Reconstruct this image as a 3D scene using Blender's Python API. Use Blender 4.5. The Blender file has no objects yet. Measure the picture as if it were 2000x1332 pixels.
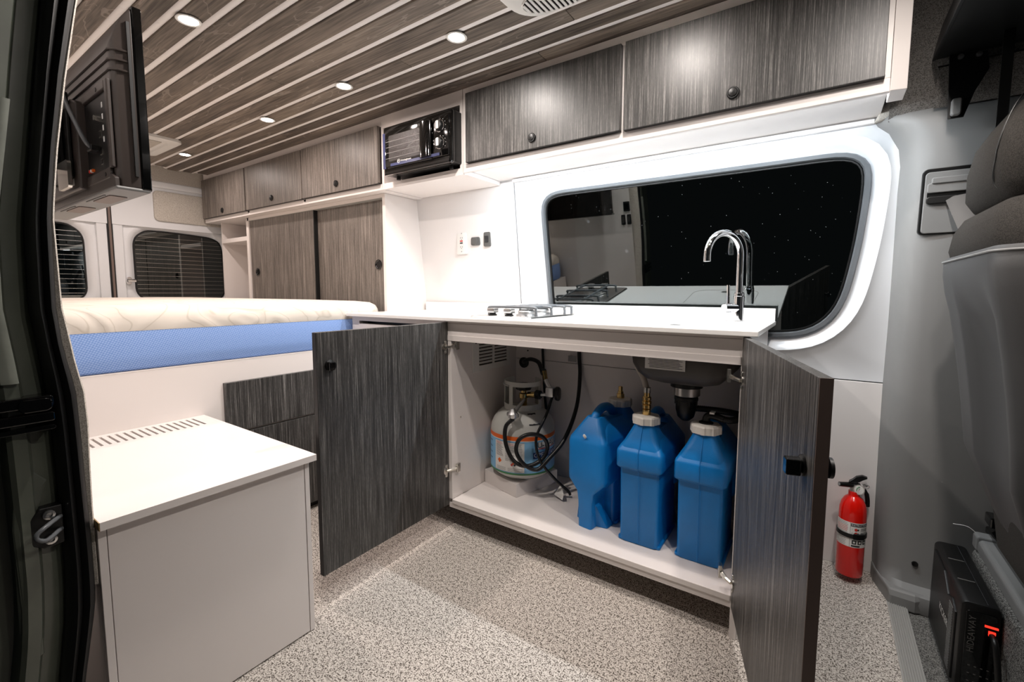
import bpy, math, random
from mathutils import Vector, Matrix
random.seed(7)
S = bpy.context.scene
COL = S.collection

# ------------------------------------------------------------------ camera, world, exposure
YAW, PITCH, ROLL = 0.6024, -0.0867, 0.002
cam_d = bpy.data.cameras.new('camera')
cam = bpy.data.objects.new('camera', cam_d)
COL.objects.link(cam)
fwd = Vector((-math.sin(YAW)*math.cos(PITCH), math.cos(YAW)*math.cos(PITCH), math.sin(PITCH)))
right = Vector((math.cos(YAW), math.sin(YAW), 0))
up = right.cross(fwd)
r2 = right*math.cos(ROLL) + up*math.sin(ROLL)
u2 = up*math.cos(ROLL) - right*math.sin(ROLL)
M = Matrix((r2, u2, -fwd)).transposed().to_4x4()
M.translation = (0, 0, 1.0)
cam.matrix_world = M
cam_d.sensor_width = 36
cam_d.lens = 884.22/2000*36
cam_d.shift_x = 0.889/2000
cam_d.shift_y = -19.262/2000
cam_d.clip_start = 0.02
S.camera = cam
S.view_settings.view_transform = 'Standard'
S.view_settings.look = 'None'
S.view_settings.exposure = 0.5
S.view_settings.gamma = 1.0
S.view_settings.use_curve_mapping = False
w = bpy.data.worlds.new('night'); S.world = w
w.use_nodes = True
w.node_tree.nodes['Background'].inputs[0].default_value = (0.55, 0.6, 0.62, 1)
w.node_tree.nodes['Background'].inputs[1].default_value = 0.014
PUCK_W, STRIP_W = 1.0, 11.0      # watts per ceiling puck / under-cabinet strip

# ------------------------------------------------------------------ materials
def lin(h):
    h = h.lstrip('#')
    c = [int(h[i:i+2], 16)/255 for i in (0, 2, 4)]
    return tuple(x/12.92 if x <= .04045 else ((x+.055)/1.055)**2.4 for x in c)
MATS = {}
def nt(name):
    m = bpy.data.materials.new(name); m.use_nodes = True
    return m, m.node_tree, m.node_tree.nodes['Principled BSDF']
def mat(name, col, rough=.5, metal=0, spec=.5, bump=0, bscale=200, var=0, vscale=8, coat=0, emit=None, es=0, trans=0, ior=1.45, stretch=(1, 1, 1)):
    if isinstance(col, str): col = lin(col)
    m, t, b = nt(name)
    b.inputs['Base Color'].default_value = (*col, 1)
    b.inputs['Roughness'].default_value = rough
    b.inputs['Metallic'].default_value = metal
    b.inputs['Specular IOR Level'].default_value = spec
    b.inputs['Coat Weight'].default_value = coat
    b.inputs['IOR'].default_value = ior
    b.inputs['Transmission Weight'].default_value = trans
    if emit:
        b.inputs['Emission Color'].default_value = (*emit, 1); b.inputs['Emission Strength'].default_value = es
    if bump or var:
        tc = t.nodes.new('ShaderNodeTexCoord'); mp = t.nodes.new('ShaderNodeMapping')
        mp.inputs['Scale'].default_value = stretch
        t.links.new(tc.outputs['Object'], mp.inputs['Vector'])
    if bump:
        n = t.nodes.new('ShaderNodeTexNoise'); n.inputs['Scale'].default_value = bscale; n.inputs['Detail'].default_value = 3
        t.links.new(mp.outputs[0], n.inputs['Vector'])
        bp = t.nodes.new('ShaderNodeBump'); bp.inputs['Strength'].default_value = bump; bp.inputs['Distance'].default_value = .002
        t.links.new(n.outputs['Fac'], bp.inputs['Height']); t.links.new(bp.outputs[0], b.inputs['Normal'])
    if var:
        n = t.nodes.new('ShaderNodeTexNoise'); n.inputs['Scale'].default_value = vscale; n.inputs['Detail'].default_value = 4
        t.links.new(mp.outputs[0], n.inputs['Vector'])
        r = t.nodes.new('ShaderNodeValToRGB')
        r.color_ramp.elements[0].position = .3; r.color_ramp.elements[1].position = .7
        r.color_ramp.elements[0].color = (*[c*(1-var) for c in col], 1)
        r.color_ramp.elements[1].color = (*[min(1, c*(1+var)) for c in col], 1)
        t.links.new(n.outputs['Fac'], r.inputs[0]); t.links.new(r.outputs[0], b.inputs['Base Color'])
    MATS[name] = m
    return m
def laminate(name, dark, mid, light, rough=.42):
    m, t, b = nt(name)
    tc = t.nodes.new('ShaderNodeTexCoord')
    info = t.nodes.new('ShaderNodeObjectInfo')
    off = t.nodes.new('ShaderNodeVectorMath'); off.operation = 'MULTIPLY_ADD'
    off.inputs[1].default_value = (0, 0, 0)
    add = t.nodes.new('ShaderNodeVectorMath'); add.operation = 'ADD'
    sc = t.nodes.new('ShaderNodeMath'); sc.operation = 'MULTIPLY'; sc.inputs[1].default_value = 37
    t.links.new(info.outputs['Random'], sc.inputs[0])
    t.links.new(tc.outputs['Object'], add.inputs[0]); t.links.new(sc.outputs[0], add.inputs[1])
    def ns(scale, zs, det):
        mp = t.nodes.new('ShaderNodeMapping'); mp.inputs['Scale'].default_value = (scale, scale, zs)
        n = t.nodes.new('ShaderNodeTexNoise'); n.inputs['Scale'].default_value = 1; n.inputs['Detail'].default_value = det
        n.inputs['Roughness'].default_value = .65
        t.links.new(add.outputs[0], mp.inputs[0]); t.links.new(mp.outputs[0], n.inputs['Vector'])
        return n.outputs['Fac']
    fine = ns(480, 5, 3); wide = ns(110, .5, 2); tick = ns(800, 90, 1)
    m1 = t.nodes.new('ShaderNodeMath'); m1.operation = 'MULTIPLY'; m1.inputs[1].default_value = .66
    m2 = t.nodes.new('ShaderNodeMath'); m2.operation = 'MULTIPLY_ADD'; m2.inputs[1].default_value = .18
    m3 = t.nodes.new('ShaderNodeMath'); m3.operation = 'MULTIPLY_ADD'; m3.inputs[1].default_value = .12
    t.links.new(fine, m1.inputs[0]); t.links.new(wide, m2.inputs[0]); t.links.new(m1.outputs[0], m2.inputs[2])
    t.links.new(tick, m3.inputs[0]); t.links.new(m2.outputs[0], m3.inputs[2])
    r = t.nodes.new('ShaderNodeValToRGB')
    e = r.color_ramp.elements
    e[0].position = .42; e[0].color = (*lin(dark), 1)
    e[1].position = .64; e[1].color = (*lin(light), 1)
    x = e.new(.52); x.color = (*lin(mid), 1)
    t.links.new(m3.outputs[0], r.inputs[0]); t.links.new(r.outputs[0], b.inputs['Base Color'])
    bp = t.nodes.new('ShaderNodeBump'); bp.inputs['Strength'].default_value = .25; bp.inputs['Distance'].default_value = .001
    t.links.new(m3.outputs[0], bp.inputs['Height']); t.links.new(bp.outputs[0], b.inputs['Normal'])
    b.inputs['Roughness'].default_value = rough
    MATS[name] = m
    return m
def plankmat(name):
    m, t, b = nt(name)
    tc = t.nodes.new('ShaderNodeTexCoord'); info = t.nodes.new('ShaderNodeObjectInfo')
    sc = t.nodes.new('ShaderNodeMath'); sc.operation = 'MULTIPLY'; sc.inputs[1].default_value = 53
    add = t.nodes.new('ShaderNodeVectorMath')
    t.links.new(info.outputs['Random'], sc.inputs[0]); t.links.new(tc.outputs['Object'], add.inputs[0]); t.links.new(sc.outputs[0], add.inputs[1])
    def ns(s, det, dist=0):
        mp = t.nodes.new('ShaderNodeMapping'); mp.inputs['Scale'].default_value = s
        n = t.nodes.new('ShaderNodeTexNoise'); n.inputs['Scale'].default_value = 1; n.inputs['Detail'].default_value = det; n.inputs['Distortion'].default_value = dist
        t.links.new(add.outputs[0], mp.inputs[0]); t.links.new(mp.outputs[0], n.inputs['Vector'])
        return n.outputs['Fac']
    def mth(op, a, v=None, c=None):
        n = t.nodes.new('ShaderNodeMath'); n.operation = op
        t.links.new(a, n.inputs[0])
        if v is not None:
            if hasattr(v, 'links'): t.links.new(v, n.inputs[1])
            else: n.inputs[1].default_value = v
        if c is not None: n.inputs[2].default_value = c
        return n.outputs[0]
    grain = ns((6, 160, 160), 4); tone = ns((1.5, 9, 9), 3); cont = ns((2.2, 11, 11), 3, .4)
    # cathedral figure: thin pale contour lines of a slow field
    fr = mth('FRACT', mth('MULTIPLY', cont, 9))
    line = mth('LESS_THAN', mth('ABSOLUTE', mth('SUBTRACT', fr, .5)), .06)
    mask = mth('GREATER_THAN', ns((1.2, 6, 6), 1), .54)
    line = mth('MULTIPLY', line, mask)
    mix0 = mth('MULTIPLY_ADD', grain, .5, 0)
    v = mth('ADD', mix0, mth('MULTIPLY', tone, .5))
    r = t.nodes.new('ShaderNodeValToRGB'); e = r.color_ramp.elements
    e[0].position = .36; e[0].color = (*lin('#3b332d'), 1); e[1].position = .66; e[1].color = (*lin('#8d8073'), 1)
    t.links.new(v, r.inputs[0])
    mx = t.nodes.new('ShaderNodeMix'); mx.data_type = 'RGBA'
    t.links.new(mth('MULTIPLY', line, .38), mx.inputs['Factor']); t.links.new(r.outputs[0], mx.inputs['A']); mx.inputs['B'].default_value = (*lin('#a89d92'), 1)
    hv = t.nodes.new('ShaderNodeHueSaturation')
    t.links.new(mx.outputs['Result'], hv.inputs['Color'])
    t.links.new(mth('MULTIPLY_ADD', info.outputs['Random'], .35, .82), hv.inputs['Value'])
    t.links.new(hv.outputs[0], b.inputs['Base Color'])
    bp = t.nodes.new('ShaderNodeBump'); bp.inputs['Strength'].default_value = .2; bp.inputs['Distance'].default_value = .001
    t.links.new(grain, bp.inputs['Height']); t.links.new(bp.outputs[0], b.inputs['Normal'])
    b.inputs['Roughness'].default_value = .5
    MATS[name] = m
    return m
def speckle(name, light, mid, dark, scale=260, bump=.5, rough=.95):
    m, t, b = nt(name)
    tc = t.nodes.new('ShaderNodeTexCoord')
    n = t.nodes.new('ShaderNodeTexNoise'); n.inputs['Scale'].default_value = scale; n.inputs['Detail'].default_value = 2; n.inputs['Roughness'].default_value = .6
    n2 = t.nodes.new('ShaderNodeTexNoise'); n2.inputs['Scale'].default_value = scale*.35; n2.inputs['Detail'].default_value = 2
    t.links.new(tc.outputs['Object'], n.inputs['Vector']); t.links.new(tc.outputs['Object'], n2.inputs['Vector'])
    a = t.nodes.new('ShaderNodeMath'); a.operation = 'MULTIPLY_ADD'; a.inputs[1].default_value = .75
    c = t.nodes.new('ShaderNodeMath'); c.operation = 'MULTIPLY'; c.inputs[1].default_value = .25
    t.links.new(n2.outputs['Fac'], c.inputs[0]); t.links.new(n.outputs['Fac'], a.inputs[0]); t.links.new(c.outputs[0], a.inputs[2])
    r = t.nodes.new('ShaderNodeValToRGB'); e = r.color_ramp.elements
    e[0].position = .42; e[0].color = (*lin(dark), 1); e[1].position = .56; e[1].color = (*lin(light), 1)
    x = e.new(.48); x.color = (*lin(mid), 1)
    t.links.new(a.outputs[0], r.inputs[0]); t.links.new(r.outputs[0], b.inputs['Base Color'])
    bp = t.nodes.new('ShaderNodeBump'); bp.inputs['Strength'].default_value = bump; bp.inputs['Distance'].default_value = .003
    t.links.new(n.outputs['Fac'], bp.inputs['Height']); t.links.new(bp.outputs[0], b.inputs['Normal'])
    b.inputs['Roughness'].default_value = rough
    b.inputs['Specular IOR Level'].default_value = .1
    MATS[name] = m
    return m

WHITE = mat('white_laminate', '#e2dbd7', .38, spec=.4)
WHITE_EDGE = mat('white_edge', '#e4ddd8', .45)
COUNTER = mat('counter_white', '#e9e7e4', .22)
WALLW = mat('wall_white', '#dedad8', .42, spec=.35)
BATTEN = mat('batten_white', '#f1ece9', .4)
PAINT = mat('white_body_paint', '#dcdee1', .25, coat=.3)
LAM = laminate('charcoal_laminate', '#262524', '#4a4846', '#8b8885', .42)
LAM_LIT = laminate('charcoal_laminate_lit', '#4d4742', '#776f68', '#a59c94', .45)  # same laminate as LAM, lightened so its colour carries the lamplight
LEDGE = mat('dark_edge_band', '#100f0f', .5)
BRWN = mat('brown_edge_band', '#6f5f58', .5)
PLANK = plankmat('stained_plank')
CARPET = speckle('speckled_carpet', '#cbc4bc', '#a59d95', '#4f4943', 250)
PILE = speckle('grey_pile', '#8b8a86', '#5d5c59', '#2f2e2d', 420, 1)
FABRIC = speckle('headliner_fabric', '#cbc6be', '#b9b3aa', '#a09990', 520, .3)
DFAB = speckle('dark_headliner', '#6d6a66', '#585552', '#3f3c3a', 600, .3)
SEATF = speckle('seat_fabric', '#3a3734', '#302e2b', '#262422', 900, .4)
SHELL = mat('seat_shell_plastic', '#3d3d3d', .55, bump=.1, bscale=900)
PILLAR = mat('grey_pillar_plastic', '#7a7a79', .5, bump=.12, bscale=900)
BLACK = mat('black_plastic', '#0c0c0c', .4)
GLOSSB = mat('gloss_black', '#060606', .08, coat=.5)
TVB = mat('tv_back_plastic', '#3b3431', .4)
RUBBER = mat('black_rubber', '#0a0a0a', .5)
GASKET = mat('gasket_grey', '#5d6063', .3)
JAMB = mat('dark_green_body_paint', '#4a4e45', .35, coat=.3, var=.2, vscale=9)
JAMB_LIT = mat('jamb_paint_lit', '#7d8178', .4, var=.2, vscale=14)  # same jamb paint made lighter, light on the flange put into its colour
CHROME = mat('chrome', (.85, .85, .86), .06, 1)
STEEL = mat('brushed_steel', (.62, .61, .6), .28, 1)
NICKEL = mat('nickel', (.7, .68, .63), .22, 1)
BRASS = mat('brass', (.72, .5, .2), .25, 1)
ZINC = mat('cast_zinc', (.62, .62, .62), .35, 1)
SINKM = mat('dark_sink_shell', '#3a3632', .5, var=.15, vscale=12)
JUG = mat('blue_jug_plastic', '#0c78c2', .38, bump=.25, bscale=500, var=.12, vscale=6)
TANK = mat('tank_grey_paint', '#b9b8b2', .35)
CAPW = mat('white_cap_plastic', '#d8d4cc', .45)
BLUEM = None
RED = mat('extinguisher_red', '#d41208', .18, coat=.6)
LABELW = mat('label_white', '#dedcd8', .45)
LABELB = mat('label_blue', '#7fb6dc', .4)
ORANGE = mat('label_orange', '#e0631c', .4)
GREEN = mat('label_green', '#3e7a4a', .4)
INK = mat('print_ink', '#2a2a2c', .6)
INKL = mat('print_ink_light', '#8f8d8b', .6)
REDINK = mat('print_red', '#c8352c', .5)
NAVY = mat('print_navy', '#23407c', .5)
WPRINT = mat('print_white', '#e8e8e8', .5)
GREYP = mat('grey_switch_plastic', '#5b5a58', .4)
FILM = mat('blue_protective_film', '#3d4262', .2)
HOSEC = mat('clear_braided_hose', '#b9b0a6', .3, bump=.8, bscale=260)
ALU = mat('ribbed_aluminium', '#a3a29e', .45, .25)
PLY = mat('plywood_edge', '#a98f63', .6, var=.4, vscale=300, stretch=(.1, .1, 1))
CARD = mat('slot_dark', '#33291f', .8)
LED_ON = mat('led_red', '#ff1a10', .4, emit=(1, .03, .015), es=1.3)
LENS = mat('puck_lens', '#ffffff', .4, emit=(1.0, .93, .86), es=30)
STRIPL = mat('strip_diffuser', '#ffffff', .4, emit=(.86, .94, 1.0), es=14)

def glassmat(name, ior, dust):
    # dark pane: mirrors the lit interior, lets a little of the night through, with dust specks and smudges on it
    m, t, b = nt(name)
    tr = t.nodes.new('ShaderNodeBsdfTransparent'); tr.inputs[0].default_value = (.25, .3, .3, 1)
    mx = t.nodes.new('ShaderNodeMixShader')
    fr = t.nodes.new('ShaderNodeFresnel'); fr.inputs[0].default_value = ior
    gl = t.nodes.new('ShaderNodeBsdfGlossy'); gl.inputs['Roughness'].default_value = 0; gl.inputs['Color'].default_value = (.95, 1, 1, 1)
    t.links.new(fr.outputs[0], mx.inputs[0]); t.links.new(tr.outputs[0], mx.inputs[1]); t.links.new(gl.outputs[0], mx.inputs[2])
    out = t.nodes['Material Output']
    tc = t.nodes.new('ShaderNodeTexCoord')
    def spots(scale, size, keep):
        v = t.nodes.new('ShaderNodeTexVoronoi'); v.inputs['Scale'].default_value = scale
        t.links.new(tc.outputs['Object'], v.inputs['Vector'])
        l = t.nodes.new('ShaderNodeMath'); l.operation = 'LESS_THAN'; l.inputs[1].default_value = size
        t.links.new(v.outputs['Distance'], l.inputs[0])
        sp = t.nodes.new('ShaderNodeSeparateColor'); t.links.new(v.outputs['Color'], sp.inputs[0])
        g_ = t.nodes.new('ShaderNodeMath'); g_.operation = 'GREATER_THAN'; g_.inputs[1].default_value = keep
        t.links.new(sp.outputs[0], g_.inputs[0])
        q = t.nodes.new('ShaderNodeMath'); q.operation = 'MULTIPLY'; t.links.new(l.outputs[0], q.inputs[0]); t.links.new(g_.outputs[0], q.inputs[1])
        return q.outputs[0]
    a = spots(75, .1, .8); c = spots(11, .075, .78)
    ad = t.nodes.new('ShaderNodeMath'); ad.operation = 'MULTIPLY_ADD'; ad.inputs[1].default_value = .035
    sc = t.nodes.new('ShaderNodeMath'); sc.operation = 'MULTIPLY'; sc.inputs[1].default_value = dust
    t.links.new(a, sc.inputs[0]); t.links.new(c, ad.inputs[0]); t.links.new(sc.outputs[0], ad.inputs[2])
    df = t.nodes.new('ShaderNodeBsdfDiffuse'); df.inputs[0].default_value = (.75, .78, .78, 1)
    m2 = t.nodes.new('ShaderNodeMixShader')
    t.links.new(ad.outputs[0], m2.inputs[0]); t.links.new(mx.outputs[0], m2.inputs[1]); t.links.new(df.outputs[0], m2.inputs[2])
    t.links.new(m2.outputs[0], out.inputs['Surface'])
    MATS[name] = m
    return m
GLASS = glassmat('dark_window_glass', 2.25, .1)
GLASSR = glassmat('rear_window_glass', 2.25, 0)

def mattressmat(name, base, line):
    # white knit with swirling quilted relief
    m, t, b = nt(name)
    tc = t.nodes.new('ShaderNodeTexCoord')
    n = t.nodes.new('ShaderNodeTexNoise'); n.inputs['Scale'].default_value = 3.2; n.inputs['Detail'].default_value = 1; n.inputs['Distortion'].default_value = .6
    t.links.new(tc.outputs['Object'], n.inputs['Vector'])
    ml = t.nodes.new('ShaderNodeMath'); ml.operation = 'MULTIPLY'; ml.inputs[1].default_value = 52
    sn = t.nodes.new('ShaderNodeMath'); sn.operation = 'SINE'
    t.links.new(n.outputs['Fac'], ml.inputs[0]); t.links.new(ml.outputs[0], sn.inputs[0])
    bp = t.nodes.new('ShaderNodeBump'); bp.inputs['Strength'].default_value = .5; bp.inputs['Distance'].default_value = .004
    t.links.new(sn.outputs[0], bp.inputs['Height']); t.links.new(bp.outputs[0], b.inputs['Normal'])
    rp = t.nodes.new('ShaderNodeValToRGB'); e = rp.color_ramp.elements
    e[0].position = .0; e[0].color = (*lin(line), 1); e[1].position = .22; e[1].color = (*lin(base), 1)
    ab = t.nodes.new('ShaderNodeMath'); ab.operation = 'ABSOLUTE'; t.links.new(sn.outputs[0], ab.inputs[0]); t.links.new(ab.outputs[0], rp.inputs[0])
    t.links.new(rp.outputs[0], b.inputs['Base Color']); b.inputs['Roughness'].default_value = .85; b.inputs['Specular IOR Level'].default_value = .15
    MATS[name] = m
    return m
MATW = mattressmat('mattress_white_knit', '#d9d2c8', '#c6beb2')
def meshmat(name, c1, c2):
    m, t, b = nt(name)
    tc = t.nodes.new('ShaderNodeTexCoord'); mp = t.nodes.new('ShaderNodeMapping'); mp.inputs['Scale'].default_value = (1, 150, 150); mp.inputs['Rotation'].default_value = (.5, 0, 0)
    ch = t.nodes.new('ShaderNodeTexVoronoi'); ch.inputs['Scale'].default_value = 1; ch.inputs['Randomness'].default_value = .1
    t.links.new(tc.outputs['Object'], mp.inputs[0]); t.links.new(mp.outputs[0], ch.inputs['Vector'])
    r = t.nodes.new('ShaderNodeValToRGB'); e = r.color_ramp.elements
    e[0].position = .2; e[0].color = (*lin(c1), 1); e[1].position = .6; e[1].color = (*lin(c2), 1)
    t.links.new(ch.outputs['Distance'], r.inputs[0]); t.links.new(r.outputs[0], b.inputs['Base Color'])
    b.inputs['Roughness'].default_value = .8; b.inputs['Specular IOR Level'].default_value = .2
    MATS[name] = m
    return m
MATB = meshmat('mattress_blue_mesh', '#9db8e6', '#6c90d0')

# ------------------------------------------------------------------ geometry helpers
class G:
    def __init__(s): s.v = []; s.f = []
    def add(s, vs, fs):
        k = len(s.v); s.v += [tuple(p) for p in vs]; s.f += [tuple(i+k for i in f) for f in fs]; return s
    def box(s, x0, x1, y0, y1, z0, z1):
        v = [(x, y, z) for z in (z0, z1) for y in (y0, y1) for x in (x0, x1)]
        return s.add(v, [(0, 2, 3, 1), (4, 5, 7, 6), (0, 1, 5, 4), (2, 6, 7, 3), (0, 4, 6, 2), (1, 3, 7, 5)])
    def loft(s, rings, cap=True, closed=True):
        n = len(rings[0]); vs = [p for r in rings for p in r]; fs = []
        for i in range(len(rings)-1):
            for j in range(n if closed else n-1):
                a, b = i*n+j, i*n+(j+1) % n
                fs.append((a, b, b+n, a+n))
        if cap and closed:
            fs.append(tuple(range(n-1, -1, -1))); k = (len(rings)-1)*n; fs.append(tuple(range(k, k+n)))
        return s.add(vs, fs)
    def prism(s, poly, ax, a0, a1):
        def p3(p, a): return {'x': (a, p[0], p[1]), 'y': (p[0], a, p[1]), 'z': (p[0], p[1], a)}[ax]
        return s.loft([[p3(p, a0) for p in poly], [p3(p, a1) for p in poly]])
    def cyl(s, p0, p1, r0, r1=None, n=20):
        return s.tube([p0, p1], [r0, r0 if r1 is None else r1], n)
    def tube(s, pts, r, n=8, closed=False):
        pts = [Vector(p) for p in pts]; m = len(pts)
        rr = r if isinstance(r, (list, tuple)) else [r]*m
        tan = []
        for i in range(m):
            a = pts[(i-1) % m] if (i or closed) else pts[0]; b = pts[(i+1) % m] if (i < m-1 or closed) else pts[-1]
            d = b-a
            tan.append(d.normalized() if d.length > 1e-9 else Vector((0, 0, 1)))
        ref = Vector((0, 0, 1)) if abs(tan[0].z) < .9 else Vector((1, 0, 0))
        nrm = (ref - tan[0]*ref.dot(tan[0])).normalized(); rings = []
        for i in range(m):
            nrm = nrm - tan[i]*nrm.dot(tan[i])
            nrm = nrm.normalized() if nrm.length > 1e-6 else tan[i].orthogonal().normalized()
            bi = tan[i].cross(nrm)
            rings.append([pts[i] + (nrm*math.cos(2*math.pi*k/n) + bi*math.sin(2*math.pi*k/n))*rr[i] for k in range(n)])
        if closed: rings.append(rings[0]); return s.loft(rings, cap=False)
        return s.loft(rings)
    def lathe(s, prof, c=(0, 0, 0), n=32, ax='z', lobes=0, amp=0):
        rings = []
        for r, h in prof:
            ring = []
            for k in range(n):
                a = 2*math.pi*k/n; q = r*(1+amp*(1 if math.cos(lobes*a) > 0 else -1)) if lobes else r
                x, y = q*math.cos(a), q*math.sin(a)
                p = {'z': (x, y, h), 'y': (x, h, -y), 'x': (h, x, y)}[ax]
                ring.append((c[0]+p[0], c[1]+p[1], c[2]+p[2]))
            rings.append(ring)
        return s.loft(rings)
    def rbox(s, x0, x1, y0, y1, z0, z1, r, ax='z', n=5, e=0):
        # box with rounded corners in the plane perpendicular to ax, optional edge chamfer e at both ends
        if ax == 'z': A, B, C = (x0, x1), (y0, y1), (z0, z1)
        elif ax == 'y': A, B, C = (x0, x1), (z0, z1), (y0, y1)
        else: A, B, C = (y0, y1), (z0, z1), (x0, x1)
        def ring(c, ins):
            rr = rrect(A[0]+ins, A[1]-ins, B[0]+ins, B[1]-ins, max(r-ins, .0005), n)
            return [{'z': (p, q, c), 'y': (p, c, q), 'x': (c, p, q)}[ax] for p, q in rr]
        if e: return s.loft([ring(C[0], e), ring(C[0]+e*.3, e*.3), ring(C[0]+e, 0), ring(C[1]-e, 0), ring(C[1]-e*.3, e*.3), ring(C[1], e)])
        return s.loft([ring(C[0], 0), ring(C[1], 0)])
    def xf(s, mtx):
        s.v = [tuple(mtx @ Vector(p)) for p in s.v]; return s
    def map(s, fn):
        s.v = [tuple(fn(*p)) for p in s.v]; return s
def rrect(a0, a1, b0, b1, r, n=5):
    pts = []
    for cx, cy, s0 in ((a1-r, b0+r, -90), (a1-r, b1-r, 0), (a0+r, b1-r, 90), (a0+r, b0+r, 180)):
        for k in range(n+1):
            a = math.radians(s0+90*k/n); pts.append((cx+r*math.cos(a), cy+r*math.sin(a)))
    return pts
def bez(pts, n=8, closed=False):
    # Catmull-Rom through points
    P = [Vector(p) for p in pts]; m = len(P); out = []
    for i in range(m if closed else m-1):
        p0 = P[(i-1) % m] if (closed or i) else P[0]*2-P[1]
        p1, p2 = P[i], P[(i+1) % m]
        p3 = P[(i+2) % m] if (closed or i < m-2) else P[-1]*2-P[-2]
        for k in range(n):
            t = k/n
            out.append(.5*((2*p1)+(p2-p0)*t+(2*p0-5*p1+4*p2-p3)*t*t+(3*p1-p0-3*p2+p3)*t**3))
    if not closed: out.append(P[-1])
    return out
ORG = {}
def link(o, parent=None):
    COL.objects.link(o)
    if parent is not None: o.parent = parent
    return o
def mk(name, g, m, parent=None, smooth=0, bevel=0, local=False, sub=0, seg=2):
    org = ORG.get(parent.name, Vector((0, 0, 0))) if (parent is not None and not local) else Vector((0, 0, 0))
    me = bpy.data.meshes.new(name)
    me.from_pydata([tuple(Vector(p)-org) for p in g.v], [], g.f)
    me.validate(); me.update()
    o = bpy.data.objects.new(name, me)
    me.materials.append(m)
    # consistent normals
    import bmesh
    bm = bmesh.new(); bm.from_mesh(me); bmesh.ops.recalc_face_normals(bm, faces=bm.faces); bm.to_mesh(me); bm.free()
    if smooth:
        for p in me.polygons: p.use_smooth = True
        me.set_sharp_from_angle(angle=math.radians(smooth))
    link(o, parent)
    if bevel:
        b = o.modifiers.new('bevel', 'BEVEL'); b.width = bevel; b.segments = seg; b.limit_method = 'ANGLE'; b.angle_limit = math.radians(40)
        b.harden_normals = False
    if sub:
        q = o.modifiers.new('sub', 'SUBSURF'); q.levels = sub; q.render_levels = sub
    ORG[o.name] = org
    return o
def tag(o, label, cat, group=None):
    o['label'] = label; o['category'] = cat
    if group: o['group'] = group
    return o
def thing(name, label, cat, loc=(0, 0, 0), rotz=0, group=None):
    o = bpy.data.objects.new(name, None); o.empty_display_size = .05; link(o)
    o.location = loc; o.rotation_euler = (0, 0, rotz); ORG[o.name] = Vector(loc)
    return tag(o, label, cat, group)
def struct(o): o['kind'] = 'structure'; return o
def sroot(name, loc=(0, 0, 0)):
    o = bpy.data.objects.new(name, None); o.empty_display_size = .05; link(o); o.location = loc; ORG[o.name] = Vector(loc); return struct(o)
def copy_tree(o, parent=None):
    c = o.copy(); link(c, parent)
    for ch in o.children: copy_tree(ch, c)
    return c
_tc = {}
def text(s, size, align='CENTER'):
    # flat polygons of a line of lettering in the XY plane
    cu = bpy.data.curves.new('t', 'FONT'); cu.body = s; cu.size = size; cu.align_x = align; cu.align_y = 'CENTER'; cu.resolution_u = 2
    o = bpy.data.objects.new('t', cu); COL.objects.link(o)
    dg = bpy.context.evaluated_depsgraph_get(); me = bpy.data.meshes.new_from_object(o.evaluated_get(dg))
    g = G(); g.add([tuple(v.co) for v in me.vertices], [tuple(p.vertices) for p in me.polygons])
    bpy.data.objects.remove(o); bpy.data.meshes.remove(me); bpy.data.curves.remove(cu)
    return g
def frame_map(o, ax, ay, off=(0, 0, 0)):
    o, ax, ay = Vector(o), Vector(ax), Vector(ay)
    return lambda x, y, z: o + ax*x + ay*y
def area(name, loc, w, color, size, parent=None, size_y=None, rot=(0, 0, 0), spread=180):
    l = bpy.data.lights.new(name, 'AREA'); l.energy = w; l.color = color
    l.shape = 'RECTANGLE' if size_y else 'DISK'; l.size = size
    if size_y: l.size_y = size_y
    l.spread = math.radians(spread)
    o = bpy.data.objects.new(name, l); link(o, parent)
    o.location = Vector(loc) - (ORG.get(parent.name, Vector()) if parent else Vector()); o.rotation_euler = rot
    return o

# ================================================================== THE SETTING
def yw(z): return 2.0-.12*z             # inner skin of the driver-side wall leans inwards

# ---- floor
fl = struct(mk('floor', G().box(-3.95, .222, .06, 2.06, -.04, 0), CARPET))
cabf = struct(mk('floor_front', G().box(.264, 1.5, .06, 2.06, -.05, -.012), PILE))
sill = sroot('trim_1', (.24, 1.0, 0))
g = G().box(.218, .268, .3, 1.84, -.03, .002); mk('sill_plate', g, ALU, sill)
for i in range(8):
    x = .222+i*.0056
    mk('sill_rib', G().prism([(x, .002), (x+.0012, .0048), (x+.0028, .0048), (x+.004, .002)], 'y', .3, 1.84), ALU, sill)

# ---- ceiling: dark planks with pale battens between
def cz(x): return (x+3.83)*.0055-.003      # the roof rises slightly towards the cab
ceil = sroot('ceiling', (-1.8, 1.0, 1.85))
mk('ceiling_backing', G().box(-3.86, .5, .1, 1.9, 1.868, 1.89).map(lambda x, y, z: (x, y, z+cz(x))), WALLW, ceil)
SY = [.155, .25, .345, .44, .532, .626, .716, .808, .905, 1.0, 1.103, 1.21, 1.30, 1.386, 1.464]
HW = .0135
joints = [-.9, -2.4, -1.5, -3.0, -.6, -2.1, -1.2, -2.7, -.75, -1.9, -.55, -1.35, -.70, -2.5]
edges = [(SY[i]+HW, SY[i+1]-HW) for i in range(len(SY)-1)] + [(SY[-1]+HW, 1.545)]
for i, (a, b) in enumerate(edges):
    j = joints[i % len(joints)]
    for (x0, x1) in ((-3.83+.03*(i % 3), j-.0008), (j+.0008, .45)):
        mk('plank', G().box(x0, x1, a, b, 1.85, 1.862).map(lambda x, y, z: (x, y, z+cz(x))), PLANK, ceil, bevel=.0015)
prof = [(math.cos(t)*HW*1.05, math.sin(t)*.008) for t in [math.pi+math.pi*k/6 for k in range(7)]]
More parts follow.
